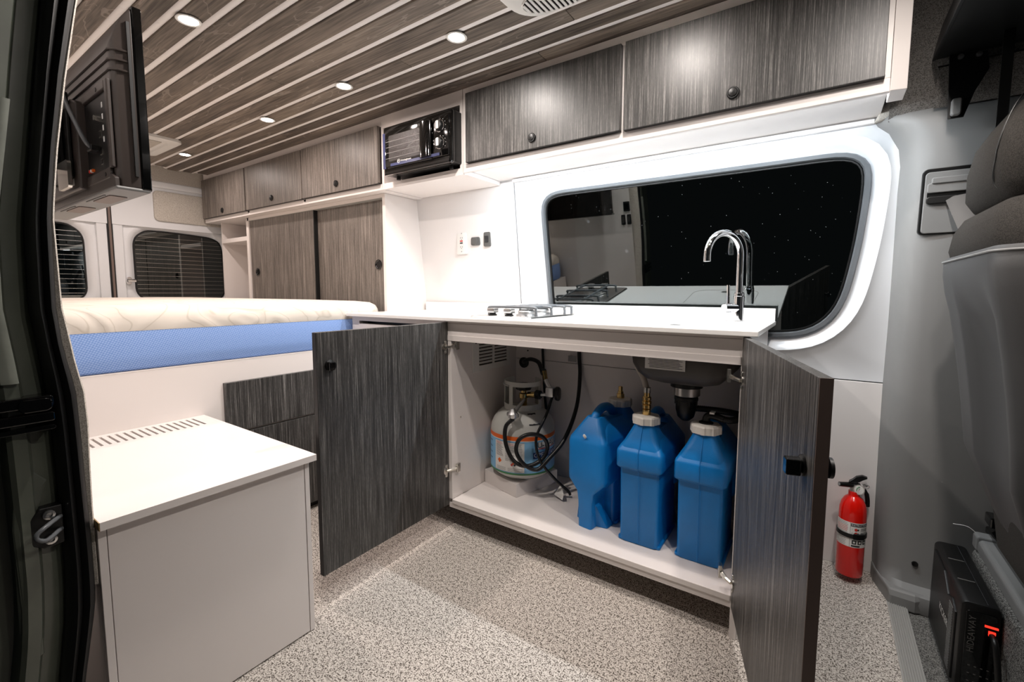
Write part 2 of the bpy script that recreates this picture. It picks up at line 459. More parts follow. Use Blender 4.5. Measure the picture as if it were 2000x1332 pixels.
for i, y in enumerate(SY):
    for x0, x1 in ((-3.82, -1.8125), (-1.8115, .45)):
        p = [(y+a, 1.8605+b) for a, b in prof]
        mk('batten', G().prism(p, 'x', x0, x1).map(lambda x, y, z: (x, y, z+cz(x))), BATTEN, ceil, smooth=30)

# ---- driver-side wall
wd = sroot('wall_driver', (-1.8, 1.95, 0))
def wslab(name, x0, x1, z0, z1, m, t=.012, par=wd, bev=.0015):
    v = [(x, yw(z)+d, z) for d in (0, t) for x, z in ((x0, z0), (x1, z0), (x1, z1), (x0, z1))]
    return mk(name, G().add(v, [(0, 1, 2, 3), (4, 7, 6, 5), (0, 4, 5, 1), (1, 5, 6, 2), (2, 6, 7, 3), (3, 7, 4, 0)]), m, par, bevel=bev)
wslab('wall_panel', -1.93, -1.2415, .86, 1.56, WALLW)
wslab('wall_panel', -1.2385, -1.2365, .86, 1.53, GASKET, bev=0)
wslab('wall_panel', -1.93, .26, 0, .699, WALLW)
wslab('wall_panel', -3.95, -1.932, 0, 1.6, WALLW)
wslab('wall_panel', -3.95, .5, 1.52, 1.9, WALLW, t=.02)

# window surround: pressed panel with a raised lip around the opening
gask = [(-.155, .835), (-.1, .838), (-.045, .847), (.007, .879), (.047, .93), (.068, .994), (.082, 1.08), (.093, 1.157), (.101, 1.25), (.106, 1.33), (.106, 1.402), (.085, 1.434), (.052, 1.449),
        (.013, 1.452), (-.172, 1.452), (-.494, 1.453), (-.8, 1.455), (-1.017, 1.457), (-1.062, 1.452), (-1.095, 1.43), (-1.107, 1.4), (-1.1, 1.239), (-1.088, .944), (-1.08, .88), (-1.05, .842), (-1.0, .832), (-.6, .832)]
def resample(poly, n):
    P = [Vector(p) for p in poly]; L = [0]
    for i in range(len(P)): L.append(L[-1]+(P[(i+1) % len(P)]-P[i]).length)
    out = []; T = L[-1]
    for k in range(n):
        d = T*k/n; i = max(j for j in range(len(P)) if L[j] <= d+1e-9)
        t = (d-L[i])/max(L[i+1]-L[i], 1e-9); out.append(P[i].lerp(P[(i+1) % len(P)], t))
    return out
def smoothp(P, it=2):
    for _ in range(it): P = [(P[i-1]+P[i]*2+P[(i+1) % len(P)])/4 for i in range(len(P))]
    return P
def offset(P, d):
    out = []
    for i in range(len(P)):
        t = (P[(i+1) % len(P)]-P[i-1]).normalized(); out.append(P[i]+Vector((t.y, -t.x))*d)
    return out
def area2(P): return sum(P[i-1].x*P[i].y-P[i].x*P[i-1].y for i in range(len(P)))
def surround(poly, rect, place, n=120, lip=.012, deep=.022, sm=2, reach=(.006, .022, .034, .046, .062)):
    """rings (depth, outline) from the glass edge out to the flat rectangular panel"""
    P = smoothp(resample(poly, n), sm)
    if area2(P) < 0: P.reverse()
    rings = []
    for d, dep in zip((-.004, *reach), (deep+.004, deep, deep*.55, -lip*.7, -lip, 0)):
        rings.append([place(q.x, q.y, dep) for q in smoothp(offset(P, d), 1)])
    x0, x1, z0, z1 = rect
    c = sum(P, Vector((0, 0)))/len(P); Q = []
    F = offset(P, reach[-1]+.004)
    for q in F:
        d = q-c; s = min((abs(((x1 if d.x > 0 else x0)-c.x)/d.x) if d.x else 1e9), (abs(((z1 if d.y > 0 else z0)-c.y)/d.y) if d.y else 1e9))
        Q.append(c+d*max(s, 1) if s > 1 else Vector((min(max(q.x, x0), x1), min(max(q.y, z0), z1))))
    for cx, cz in ((x0, z0), (x1, z0), (x1, z1), (x0, z1)):
        k = min(range(len(Q)), key=lambda i: (Q[i]-Vector((cx, cz))).length); Q[k] = Vector((cx, cz))
    rings.append([place(q.x, q.y, 0) for q in Q])
    return P, rings
pl = lambda x, z, d: (x, yw(z)+d, z)
P, rings = surround(gask, (-1.236, .235, .703, 1.515), pl)
mk('window_surround', G().loft(rings, cap=False), PAINT, wd, smooth=50)
win = sroot('window_1', (-.5, 1.87, .84))
def ringband(P, i0, i1, d0, d1, place):
    a, b = offset(P, i0), offset(P, i1); m_ = offset(P, (i0+i1)/2)
    R = [[place(q.x, q.y, d1) for q in a], [place(q.x, q.y, d0) for q in smoothp(offset(P, i0*.75+i1*.25), 1)], [place(q.x, q.y, d0) for q in smoothp(offset(P, i0*.25+i1*.75), 1)], [place(q.x, q.y, d1) for q in b]]
    return G().loft(R, cap=False)
mk('gasket', ringband(P, -.02, .004, .008, .03, pl), GASKET, win, smooth=60)
mk('gasket_groove', ringband(P, -.026, -.018, .018, .032, pl), RUBBER, win, smooth=60)
gp = [pl(q.x, q.y, .024) for q in offset(P, -.012)]; gp2 = [pl(q.x, q.y, .029) for q in offset(P, -.012)]
mk('pane', G().loft([gp, gp2]), GLASS, win)
# small clip tabs on the surround beside the glass
for z in (1.03, 1.2, 1.37):
    x = .092+(z-1.03)*.06+.018
    mk('trim_clip', G().box(x, x+.014, yw(z)+.002, yw(z)+.012, z-.012, z+.012), PAINT, wd, bevel=.002)

# ---- grey B-pillar trim
pil = sroot('trim_2', (.4, 1.85, 0))
secs = []
for z, xl, b in ((-.01, .19, .165), (.02, .19, .168), (.045, .19, .16), (.06, .189, .115), (.1, .188, .105), (.3, .184, .1), (.5, .18, .1), (.7, .177, .1), (.9, .177, .1), (1.1, .175, .1), (1.3, .172, .1), (1.38, .173, .1), (1.43, .166, .098), (1.48, .14, .092), (1.505, .112, .08), (1.525, .1, .05), (1.53, .1, .02)):
    Y = yw(z)
    secs.append([(xl-.012, Y+.03, z), (xl, Y-.005, z), (xl+.006, Y-b*.35, z), (xl+.018, Y-b*.66, z), (xl+.04, Y-b*.88, z), (xl+.07, Y-b*.97, z), (xl+.11, Y-b, z), (.42, Y-b-.004, z), (.6, Y-b, z), (.9, Y-b+.03, z)])
mk('pillar_trim', G().loft(secs, closed=False), PILLAR, pil, smooth=50)
# foot scuff
mk('pillar_foot', G().loft([[(.186, 2.0, z), (.19, 1.955-.005, z), (.222-i*.004, 1.829+i*.01, z), (.285, 1.826+i*.01, z), (.33, 1.85, z), (.33, 2.0, z)] for i, z in ((0, -.01), (0, .03), (1, .05))]), PILLAR, pil, bevel=.006)
# belt height adjuster panel
def pb(x, z): return (x, yw(z)-.1-.003, z)
def pillar_patch(name, poly, m, t0, t1, par=pil, bev=.002):
    return mk(name, G().loft([[(x, yw(z)-.1+t1, z) for x, z in poly], [(x, yw(z)-.1-t0, z) for x, z in poly]]), m, par, bevel=bev)
pillar_patch('adjuster_gap', rrect(.213, .36, 1.165, 1.345, .012), BLACK, .003, .02)
pillar_patch('adjuster_panel', rrect(.219, .36, 1.168, 1.335, .01), PILLAR, .006, .02)
pillar_patch('adjuster_slot', rrect(.225, .36, 1.262, 1.285, .008), BLACK, .0075, .02, bev=0)
pillar_patch('adjuster_button', rrect(.232, .36, 1.302, 1.318, .004), PILLAR, .016, .01)
pillar_patch('adjuster_slider', rrect(.224, .36, 1.278, 1.304, .006), PILLAR, .012, .01)
# dimple low on the trim
mk('screw_recess', G().lathe([(.0, 0), (.008, -.001), (.009, .01)], (.285, yw(.13)-.107, .13), 14, 'y'), BLACK, pil, smooth=40)


# ---- headliner at the cab
hd = sroot('headliner', (.5, 1.7, 1.6))
R = []
for x in (.13, .16, .3, .6, .9):
    k = 0 if x > .14 else .01
    R.append([(x, 1.76+k, 1.5), (x, 1.735+k, 1.56), (x, 1.70+k, 1.66), (x, 1.63+k, 1.76), (x, 1.5+k, 1.84), (x, 1.2, 1.89), (x, .6, 1.9)])
mk('headliner_panel', G().loft(R, cap=False, closed=False), DFAB, hd, smooth=60)
mk('headliner_strip', G().loft([[(x, 1.727, 1.505), (x, 1.715, 1.515), (x, 1.695, 1.6), (x, 1.71, 1.61)] for x in (.222, .226, .9)], cap=False, closed=False), DFAB, hd, smooth=60)
mk('headliner_corner', G().prism([(.098, 1.508), (.13, 1.515), (.16, 1.56), (.15, 1.6), (.12, 1.56)], 'y', 1.775, 1.8), FABRIC, hd, bevel=.004)

# ---- rear doors
rd = sroot('wall_rear', (-3.92, 1.0, 0))
def xplace(y, z, d): return (-3.9-d, y, z)
def reardoor(sgn):
    yc = .992
    k = lambda y: yc+sgn*(y-yc)
    out = [(1.121, 1.0), (1.12, 1.33), (1.135, 1.375), (1.19, 1.418), (1.3, 1.42), (1.45, 1.415), (1.6, 1.405), (1.655, 1.38), (1.672, 1.33), (1.682, 1.0), (1.66, .95), (1.6, .925), (1.3, .925), (1.19, .935), (1.14, .96)]
    if sgn < 0: out = [(k(a), b) for a, b in out]
    rect = (1.006, 1.86, .0, 1.62) if sgn > 0 else (k(1.86), k(1.006), .0, 1.62)
    P, rings = surround(out, rect, xplace, n=96, sm=1, lip=.006, deep=.02, reach=(.006, .016, .03, .05, .075))
    d = struct(mk('door_1' if sgn > 0 else 'door_2', G().loft(rings, cap=False), PAINT, None, smooth=50))
    w_ = mk('window_glass', G().loft([[xplace(q.x, q.y, .016) for q in offset(P, .004)], [xplace(q.x, q.y, .02) for q in offset(P, .004)]]), GLASSR, d)
    mk('window_gasket', ringband(P, -.006, .006, .012, .02, xplace), RUBBER, d, smooth=60)
    y0, y1 = (1.128, 1.672) if sgn > 0 else (k(1.672), k(1.128))
    for i in range(15):
        z = .955+i*.03
        mk('defroster_line', G().box(-3.916, -3.9155, y0, y1, z, z+.0022), NICKEL, d)
    # vertical pressed bead
    mk('door_edge', G().rbox(-3.905, -3.885, min(k(1.006), k(1.06)), max(k(1.006), k(1.06)), .2, 1.6, .006, 'z'), PAINT, d, bevel=.006)
    if sgn > 0:
        h = mk('latch', G().rbox(-3.885, -3.868, 1.058, 1.086, 1.045, 1.095, .012, 'x'), CHROME, d, bevel=.002)
        mk('latch_lever', G().cyl((-3.866, 1.062, 1.07), (-3.866, 1.105, 1.07), .011), CHROME, h, smooth=40)
reardoor(1); reardoor(-1)
mk('door_seal', G().box(-3.91, -3.878, .978, 1.006, .2, 1.62), RUBBER, rd, bevel=.006)
mk('door_seal_light', G().box(-3.885, -3.876, .986, .998, .2, 1.6), BRWN, rd)
mk('header_bar', G().rbox(-3.93, -3.86, .15, 1.9, 1.72, 1.765, .012, 'y'), PAINT, rd, bevel=.004)
mk('header_panel', G().box(-3.93, -3.87, .15, 1.9, 1.755, 1.93), FABRIC, rd)
mk('header_rail', G().box(-3.93, -3.88, .15, 1.9, 1.44, 1.74), PAINT, rd)
mk('padded_panel', G().rbox(-3.89, -3.865, 1.235, 1.80, 1.49, 1.70, .03, 'x', e=.006), FABRIC, rd, smooth=40)
mk('padded_panel', G().rbox(-3.89, -3.865, .2, .745, 1.49, 1.70, .03, 'x', e=.006), FABRIC, rd, smooth=40)

# ---- passenger-side wall (seen in the window's reflection)
def yp(z): return .1+.1*z
wpz = sroot('wall_passenger', (-2.6, .15, 0))
def pslab(name, x0, x1, z0, z1, m, t=.012):
    v = [(x, yp(z)-d, z) for d in (0, t) for x, z in ((x0, z0), (x1, z0), (x1, z1), (x0, z1))]
    return mk(name, G().add(v, [(3, 2, 1, 0), (5, 6, 7, 4), (1, 5, 4, 0), (2, 6, 5, 1), (3, 7, 6, 2), (0, 4, 7, 3)]), m, wpz)
pslab('wall_panel', -3.95, -1.262, -.02, 1.9, WALLW)
def switch(x, z, w_, h_, lab, name='wall_switch'):
    s = thing(name, lab, 'switch', (x, yp(z), z))
    mk('plate', G().rbox(x-w_/2, x+w_/2, yp(z)-.004, yp(z)+.008, z-h_/2, z+h_/2, .006, 'y', e=.001), BLACK, s)
    mk('rocker', G().rbox(x-w_/3, x+w_/3, yp(z)+.006, yp(z)+.013, z-h_/3, z+h_/3, .004, 'y', e=.001), GLOSSB, s)
switch(-1.30, 1.275, .05, .075, 'square black control panel above two black rockers, reflected in the window')
switch(-1.335, 1.175, .032, .078, 'rearmost of two black rockers on the door-side wall, reflected in the window')
switch(-1.288, 1.175, .032, .078, 'foremost of two black rockers on the door-side wall, reflected in the window')

# ---- sliding-door jamb in the foreground
JZ = [-.1, .2, .29, .36, .42, .5, .6, .7, .78, .84, .9, .97, 1.05, 1.14, 1.25, 1.4, 1.55, 1.7, 1.9]
def ip(tab, z):
    if z <= tab[0][0]: return tab[0][1]
    for (a, p), (b, q) in zip(tab, tab[1:]):
        if z <= b: return p+(q-p)*(z-a)/(b-a)
    (a, p), (b, q) = tab[-2:]
    return p+(q-p)*(z-a)/(b-a)
T_in = [(-.1, .185), (.205, .216), (.277, .228), (.359, .241), (.402, .243), (.5, .243), (.609, .241), (.715, .24), (.808, .238), (.89, .225), (.969, .22), (1.142, .224), (1.256, .235), (1.4, .255), (1.55, .281), (1.9, .35)]
T_out = [(-.1, .15), (.23, .183), (.29, .191), (.35, .198), (.445, .203), (.57, .203), (.674, .202), (.755, .201), (.855, .195), (.97, .185), (1.118, .188), (1.25, .203), (1.425, .223), (1.53, .236), (1.9, .3)]
T_fab = [(-.1, .18), (.2, .217), (.27, .227), (.378, .246), (.41, .248), (.488, .2475), (.575, .2475), (.66, .249), (.733, .251), (.806, .249), (.848, .241), (.93, .232), (.969, .227), (1.008, .227), (1.14, .226), (1.257, .238), (1.4, .258), (1.552, .283), (1.9, .353)]
jb = sroot('wall_door_jamb', (-1.22, .2, 0))
NZ = [JZ[0]+(JZ[-1]-JZ[0])*i/60 for i in range(61)]
seal = []
for z in NZ:
    a, b = ip(T_out, z), ip(T_in, z); w_ = b-a
    pr = [(-.05, 0), (-.012, 0), (.004, .12), (.011, .3), (.007, .46), (.002, .5), (.006, .55), (.012, .72), (.008, .9), (-.006, 1), (-.05, 1)]
    seal.append([(-1.2+dx, a+w_*t, z) for dx, t in pr])
mk('door_seal', G().loft(seal, closed=False), RUBBER, jb, smooth=50)
fabr = [[(-1.205, ip(T_in, z)-.004, z), (-1.199, ip(T_fab, z)-.002, z), (-1.204, ip(T_fab, z)+.001, z), (-1.25, ip(T_fab, z)+.001, z), (-1.275, yp(z)-.002, z)] for z in NZ if z > .37]
mk('jamb_fabric', G().loft(fabr, closed=False), FABRIC, jb, smooth=50)
metal = []
for z in NZ:
    a = ip(T_out, z)
    metal.append([(-1.23, a+.012, z), (-1.222, a-.004, z), (-1.215, a-.03, z), (-1.2, a-.036, z), (-1.195, a-.055, z), (-1.2, a-.062, z), (-1.235, a-.068, z), (-1.24, a-.11, z), (-1.24, a-.3, z)])
mk('jamb_panel', G().loft(metal, closed=False), JAMB, jb, smooth=35)
# raised flange running up the upper half of the jamb
fl_ = []
for z in [z for z in NZ if .82 < z < 1.36]:
    a = ip(T_out, z)-.034+max(0, z-1.1)*.02
    fl_.append([(-1.21, a, z), (-1.188, a-.002, z), (-1.186, a-.012, z), (-1.19, a-.024, z), (-1.215, a-.026, z)])
mk('jamb_flange', G().loft(fl_), JAMB_LIT, jb, smooth=40)
mk('jamb_gusset', G().loft([[(-1.213, .19, .64), (-1.2, .16, .61), (-1.2, .142, .64), (-1.215, .15, .69)], [(-1.205, .165, .56), (-1.196, .148, .55), (-1.2, .135, .56), (-1.21, .14, .58)], [(-1.205, .165, .3), (-1.198, .15, .3), (-1.2, .14, .3), (-1.21, .13, .3)]]), JAMB, jb, bevel=.004)
for z0, z1, dx in ((.785, .806, .012), (.757, .775, .016), (.742, .75, .02)):
    mk('track_groove', G().rbox(-1.22, -1.185+dx*.2, .06, .202, z0, z1, .004, 'x'), GLOSSB, jb, bevel=.002)
mk('track_end', G().rbox(-1.21, -1.178, .155, .2, .778, .803, .01, 'x'), GLOSSB, jb, bevel=.002)
stk = thing('door_striker', 'black door striker plate with wire loop on the dark jamb', 'striker', (-1.2, .18, .55))
mk('plate', G().prism([(.153, .535), (.153, .565), (.172, .59), (.203, .588), (.203, .512), (.175, .51), (.16, .52)], 'x', -1.222, -1.198), BLACK, stk, bevel=.002)
mk('loop', G().tube(bez([(-1.2, .2, .565), (-1.17, .175, .563), (-1.165, .162, .555), (-1.165, .162, .545), (-1.17, .175, .537), (-1.2, .2, .54)], 5), .004), GASKET, stk, smooth=60)
for z in (.575, .526):
    mk('bolt', G().lathe([(.009, -1.197), (.009, -1.193), (.005, -1.192), (.005, -1.196)], (0, .184, z), 12, 'x'), STEEL, stk, smooth=30)

# ================================================================== OVERHEAD CABINETS
def knob_y(par, x, y, z, r=.017):
    k = mk('knob', G().lathe([(r, y), (r*1.02, y-.004), (r*.92, y-.007), (r*.75, y-.007), (r*.7, y-.005), (r*.66, y-.009), (0.001, y-.011)], (x, 0, z), 24, 'y'), BLACK, par, smooth=35)
    return k
YF = 1.541      # face frame; doors stand proud of it
def cab_door(par, x0, x1, z0, z1, kx, kz, m=LAM):
    d = mk('door', G().box(x0, x1, YF-.019, YF-.001, z0, z1), m, par, bevel=.0012)
    mk('edge_band', G().box(x0-.0006, x1+.0006, YF-.0178, YF-.002, z0-.0006, z0+.004), LEDGE, d)
    knob_y(d, kx, YF-.019, kz)
    return d
ov = thing('overhead_cabinet', 'long white overhead cabinet with three charcoal doors painted as lit above the bed', 'cabinet', (-2.85, 1.6, 1.51))
mk('frame', G().box(-3.84, -1.846, YF, YF+.016, 1.507, 1.535).box(-3.84, -1.846, YF, YF+.016, 1.812, 1.862).box(-3.84, -3.825, YF, YF+.016, 1.535, 1.812), WHITE, ov)
mk('bottom_panel', G().box(-3.84, -1.846, YF+.016, 1.83, 1.507, 1.522), WHITE, ov)
mk('end_panel', G().box(-3.84, -3.825, YF+.016, 1.80, 1.522, 1.85), WHITE, ov)
mk('back', G().box(-3.82, -1.86, 1.6, 1.61, 1.522, 1.85), WHITE, ov)
for x in (-3.19, -2.527): mk('divider', G().box(x-.01, x+.01, YF, 1.6, 1.522, 1.812), WHITE, ov)
cab_door(ov, -3.833, -3.196, 1.534, 1.811, -3.517, 1.567, LAM_LIT)
cab_door(ov, -3.184, -2.533, 1.535, 1.812, -2.858, 1.578, LAM_LIT)
cab_door(ov, -2.521, -1.853, 1.536, 1.813, -2.195, 1.579, LAM_LIT)

nk = thing('microwave_niche', 'white open niche holding the black microwave between overhead cabinets', 'shelf', (-1.58, 1.6, 1.51))
mk('top_rail', G().box(-1.845, -1.318, YF, YF+.016, 1.80, 1.866), WHITE, nk)
mk('bottom_rail', G().box(-1.845, -1.318, YF, YF+.016, 1.507, 1.535), WHITE, nk)
mk('floor_panel', G().box(-1.845, -1.318, YF+.016, 1.815, 1.512, 1.534), WHITE, nk)
mk('side_panel', G().box(-1.845, -1.829, YF, 1.8, 1.535, 1.80), WHITE, nk)
mk('side_panel', G().box(-1.333, -1.318, YF, 1.8, 1.535, 1.80), WHITE, nk)
mk('back_panel', G().box(-1.829, -1.333, 1.775, 1.785, 1.535, 1.80), BLACK, nk)

of = thing('overhead_cabinet', 'white overhead cabinet with two charcoal doors above the side window', 'cabinet', (-.6, 1.6, 1.51))
mk('frame', G().box(-1.315, .112, YF, YF+.016, 1.513, 1.547).box(-1.315, .112, YF, YF+.016, 1.832, 1.875).box(-1.315, -1.287, YF, YF+.016, 1.547, 1.832).box(-.603, -.59, YF, YF+.016, 1.547, 1.832).box(.098, .112, YF, YF+.016, 1.547, 1.832), WHITE, of, bevel=.001)
mk('soffit', G().box(-1.315, .112, YF+.016, 1.822, 1.531, 1.542), WALLW, of)
mk('end_trim', G().prism([(.112, YF-.012), (.146, YF-.004), (.146, 1.62), (.112, 1.62)], 'z', 1.51, 1.88), WHITE, of, bevel=.0015)
mk('end_panel', G().box(.1, .112, 1.6, 1.8, 1.54, 1.86), WHITE, of)
mk('back', G().box(-1.3, .1, 1.6, 1.61, 1.54, 1.86), WHITE, of)
cab_door(of, -1.286, -.603, 1.549, 1.831, -.954, 1.589)
cab_door(of, -.588, .099, 1.546, 1.832, -.252, 1.588)
ls = thing('led_strip', 'thin cool-white light strip tucked behind the overhead cabinet lip', 'light', (-.6, 1.57, 1.52))
mk('channel', G().box(-1.26, .09, 1.5575, 1.575, 1.526, 1.531), ALU, ls)
mk('diffuser', G().box(-1.26, .09, 1.559, 1.5735, 1.5245, 1.526), STRIPL, ls)
area('strip_light', (-.585, 1.566, 1.5235), STRIP_W, (.86, .94, 1.0), 1.34, ls, .012, rot=(math.radians(12), 0, 0))
mk('window_top_trim', G().box(-1.235, .1, 1.80, 1.816, 1.514, 1.526), WALLW, of)

# ---- microwave
mw = thing('microwave', 'small glossy black microwave with two dials in the white niche', 'microwave', (-1.535, 1.6, 1.534))
X0, X1, Y0, Z0, Z1 = -1.752, -1.322, 1.475, 1.546, 1.768
mk('body', G().rbox(X0, X1-.002, Y0+.02, 1.765, Z0+.004, Z1, .008, 'y'), BLACK, mw, bevel=.002)
mk('front_frame', G().rbox(X0, X1, Y0, Y0+.022, Z0, Z1, .012, 'y', e=.008), GLOSSB, mw, smooth=35)
mk('bottom_trim', G().prism([(Y0-.006, Z0+.0), (Y0-.001, Z0+.03), (Y0+.02, Z0+.03), (Y0+.02, Z0)], 'x', X0+.01, X1-.01), GLOSSB, mw, bevel=.002)
dr = mk('door', G().rbox(X0+.022, X1-.115, Y0-.01, Y0+.004, Z0+.034, Z1-.026, .006, 'y', e=.003), GLOSSB, mw, smooth=35)
SCREEN = mat('microwave_screen', '#2b2827', .25, bump=.9, bscale=380)
mk('window', G().rbox(X0+.05, X1-.155, Y0-.0115, Y0-.009, Z0+.056, Z1-.05, .006, 'y'), SCREEN, dr)
mk('handle', G().loft([[(X1-.142+.034*math.cos(t)*1, Y0-.012-.014*max(0, math.sin(t)), z) for t in [math.pi*k/8 for k in range(9)]] for z in (Z0+.04, Z1-.035)]), GLOSSB, dr, smooth=50)
for i, z in enumerate((Z0+.07, Z0+.095, Z0+.12, Z0+.145)):
    mk('rack_wire', G().box(X0+.03, X1-.165, Y0-.0125, Y0-.0115, z, z+.0012), INKL, dr)
mk('side_film', G().box(X0+.001, X0+.02, Y0-.004, Y0-.002, Z0+.03, Z1-.03), FILM, mw)
mk('bottom_film', G().box(X0+.06, X1-.06, Y0-.011, Y0-.0105, Z0+.034, Z0+.046), FILM, mw)
mk('control_panel', G().rbox(X1-.106, X1-.012, Y0-.006, Y0+.003, Z0+.03, Z1-.025, .004, 'y', e=.002), GLOSSB, mw, smooth=35)
for z in (Z0+.155, Z0+.085):
    kb = mk('dial', G().lathe([(.026, Y0-.006), (.026, Y0-.010), (.0215, Y0-.012), (.0205, Y0-.024), (.018, Y0-.026), (.001, Y0-.026)], (X1-.058, 0, z), 28, 'y'), BLACK, mw, smooth=35)
    mk('dial_ring', G().lathe([(.0255, Y0-.0101), (.0255, Y0-.0115), (.0235, Y0-.0121), (.0235, Y0-.0101)], (X1-.058, 0, z), 28, 'y'), CHROME, kb, smooth=35)
    mk('dial_grip', G().box(X1-.064, X1-.05, Y0-.03, Y0-.025, z-.0165, z+.0165), LABELW, kb, bevel=.003)
    for a in range(9):
        t = math.radians(-30+a*30)
        mk('dial_mark', G().box(X1-.058+.031*math.cos(t)-.001, X1-.058+.031*math.cos(t)+.001, Y0-.0068, Y0-.006, z+.031*math.sin(t)-.001, z+.031*math.sin(t)+.001), WPRINT, kb)
mk('lettering', text('Westinghouse', .012, 'LEFT').map(frame_map((X0+.128, Y0-.0115, Z0+.05), (1, 0, 0), (0, 0, 1))), WPRINT, dr)
mk('emblem', G().tube([(X0+.116+.008*math.cos(t), Y0-.0115, Z0+.05+.008*math.sin(t)) for t in [2*math.pi*k/20 for k in range(20)]], .0008, 5, True), WPRINT, dr)
mk('emblem', text('W', .01).map(frame_map((X0+.116, Y0-.0117, Z0+.05), (1, 0, 0), (0, 0, 1))), WPRINT, dr)
for x in (X0+.04, X1-.05):
    mk('foot', G().cyl((x, 1.53, 1.534), (x, 1.53, Z0+.006), .01), BLACK, mw); mk('foot', G().cyl((x, 1.73, 1.534), (x, 1.73, Z0+.006), .01), BLACK, mw)

# ================================================================== WARDROBE WITH SLIDING DOORS
wr = thing('wardrobe', 'white wardrobe with two sliding charcoal doors painted as lit standing over the mattress end', 'wardrobe', (-2.6, 1.7, .74))
YW = 1.597
mk('side_panel', G().box(-1.916, -1.894, YW, 1.885, .74, 1.506), WHITE, wr, bevel=.001)
mk('top_rail', G().box(-3.335, -1.916, YW, YW+.02, 1.487, 1.506), WHITE, wr)
mk('side_panel', G().box(-3.335, -3.318, YW, 1.87, .74, 1.506), WHITE, wr)
mk('top_panel', G().box(-3.335, -1.916, YW+.02, 1.82, 1.49, 1.506), WHITE, wr)
mk('track', G().box(-3.318, -1.916, YW+.004, YW+.06, 1.484, 1.488), ALU, wr)
for x0, x1, y, px, pz in ((-3.317, -2.548, YW+.008, -3.23, 1.133), (-2.56, -1.917, YW+.03, -1.99, 1.145)):
    d = mk('sliding_door', G().box(x0, x1, y, y+.016, .78, 1.486), LAM_LIT, wr, bevel=.001)
    mk('flush_pull', G().lathe([(.026, y+.001), (.027, y-.004), (.023, y-.0055), (.02, y-.004), (.018, y-.0015), (.001, y-.001)], (px, 0, pz), 28, 'y'), GLOSSB, d, smooth=35)
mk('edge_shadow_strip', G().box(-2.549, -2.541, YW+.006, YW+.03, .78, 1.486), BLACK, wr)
cu = thing('corner_shelf', 'white open corner shelf unit between wardrobe and rear doors', 'shelf', (-3.53, 1.7, .74))
mk('side_panel', G().box(-3.75, -3.735, YW+.01, 1.86, .9, 1.506), WHITE, cu)
mk('back', G().box(-3.735, -3.337, 1.80, 1.812, .74, 1.5), WHITE, cu)
mk('shelf', G().box(-3.735, -3.337, YW+.004, 1.80, 1.355, 1.385), WHITE, cu, bevel=.001)
mk('front_stile', G().box(-3.35, -3.336, YW, YW+.02, .74, 1.506), WHITE, cu)

# ================================================================== BED
bb = thing('bed_platform', 'white bed platform panel with charcoal drawers under the mattress', 'bed base', (-2.8, .8, 0))
XB = -1.903
mk('front_panel', G().box(XB-.018, XB, .21, 1.36, .03, .729), WHITE, bb, bevel=.001)
mk('deck', G().box(-3.86, XB-.018, .21, 1.86, .70, .729), WHITE, bb)
mk('toe_kick', G().box(XB-.05, XB-.02, .25, 1.36, 0, .03), LEDGE, bb)
mk('side_panel', G().box(-3.86, XB-.018, .2, .215, .01, .70), WHITE, bb)
for z0, z1 in ((.4485, .645), (.036, .4395)):
    mk('drawer', G().box(XB, XB+.018, .792, 1.352, z0, z1), LAM, bb, bevel=.001)
mk('deck_edge', G().box(XB-.006, XB+.001, .21, 1.36, .7285, .7315), WHITE_EDGE, bb)
mt = thing('mattress', 'thick mattress with white quilted top and blue mesh sides', 'mattress', (-2.9, .9, .731))
def msec(ins, z, r): return [(x, y, z) for x, y in rrect(-3.87+ins, XB-.004-ins, .225+ins, 1.592-ins, max(r-ins, .02), 7)]
Rw = [msec(.0, .866, .09), msec(-.004, .885, .09), msec(.0, .91, .09), msec(.012, .93, .09), msec(.04, .944, .09), msec(.1, .951, .09), msec(.25, .958, .1), msec(.45, .962, .1)]
mk('top_cover', G().loft(Rw), MATW, mt, smooth=60)
Rb = [msec(.012, .732, .09), msec(.003, .742, .09), msec(-.001, .78, .09), msec(-.003, .83, .09), msec(0.001, .868, .09)]
mk('side_band', G().loft(Rb), MATB, mt, smooth=60)

# ================================================================== SLOTTED BOX BY THE DOOR
bx = thing('storage_box', 'large white box seat with slotted lid standing beside the doorway', 'box', (-1.55, .48, 0))
XF = -1.196
mk('front_panel', G().box(XF-.018, XF-.001, .2655, .697, .004, .512), WHITE, bx, bevel=.0008)
mk('stile', G().box(XF-.018, XF, .25, .264, .002, .512), WHITE, bx, bevel=.0008)
mk('stile', G().box(XF-.02, XF, .6985, .712, .002, .512), WHITE, bx, bevel=.0008)
mk('side_panel', G().box(XB+.003, XF-.02, .694, .712, .002, .512), WHITE, bx)
mk('side_panel', G().box(XB+.003, XF-.02, .25, .266, .002, .512), WHITE, bx)
mk('rail', G().box(XF-.03, XF-.003, .252, .71, .512, .5185), BRWN, bx)  # brown strip, its colour gives the shadow gap under the lid
lid = G()
lz0, lz1 = .5185, .536
xa, xb_, xc, xd = XB+.001, -1.876, -1.764, -1.173
lid.box(xa, xb_, .25, .722, lz0, lz1).box(xc, xd, .25, .722, lz0, lz1)
ys = [.672-.0197*i for i in range(21)]; prev = .722
for y in ys:
    lid.box(xb_, xc, y+.0036, prev, lz0, lz1); prev = y-.0036
lid.box(xb_, xc, .25, prev, lz0, lz1)
ld = mk('lid', lid, WHITE, bx)
mk('lid_edge', G().box(-1.8, xd-.001, .2485, .2502, lz0, lz1), PLY, ld)
mk('slot_shade_sheet', G().box(xb_-.005, xc+.005, .26, .70, lz0-.006, lz0-.001), CARD, bx)  # dark sheet whose colour stands for the shade inside, below the slots

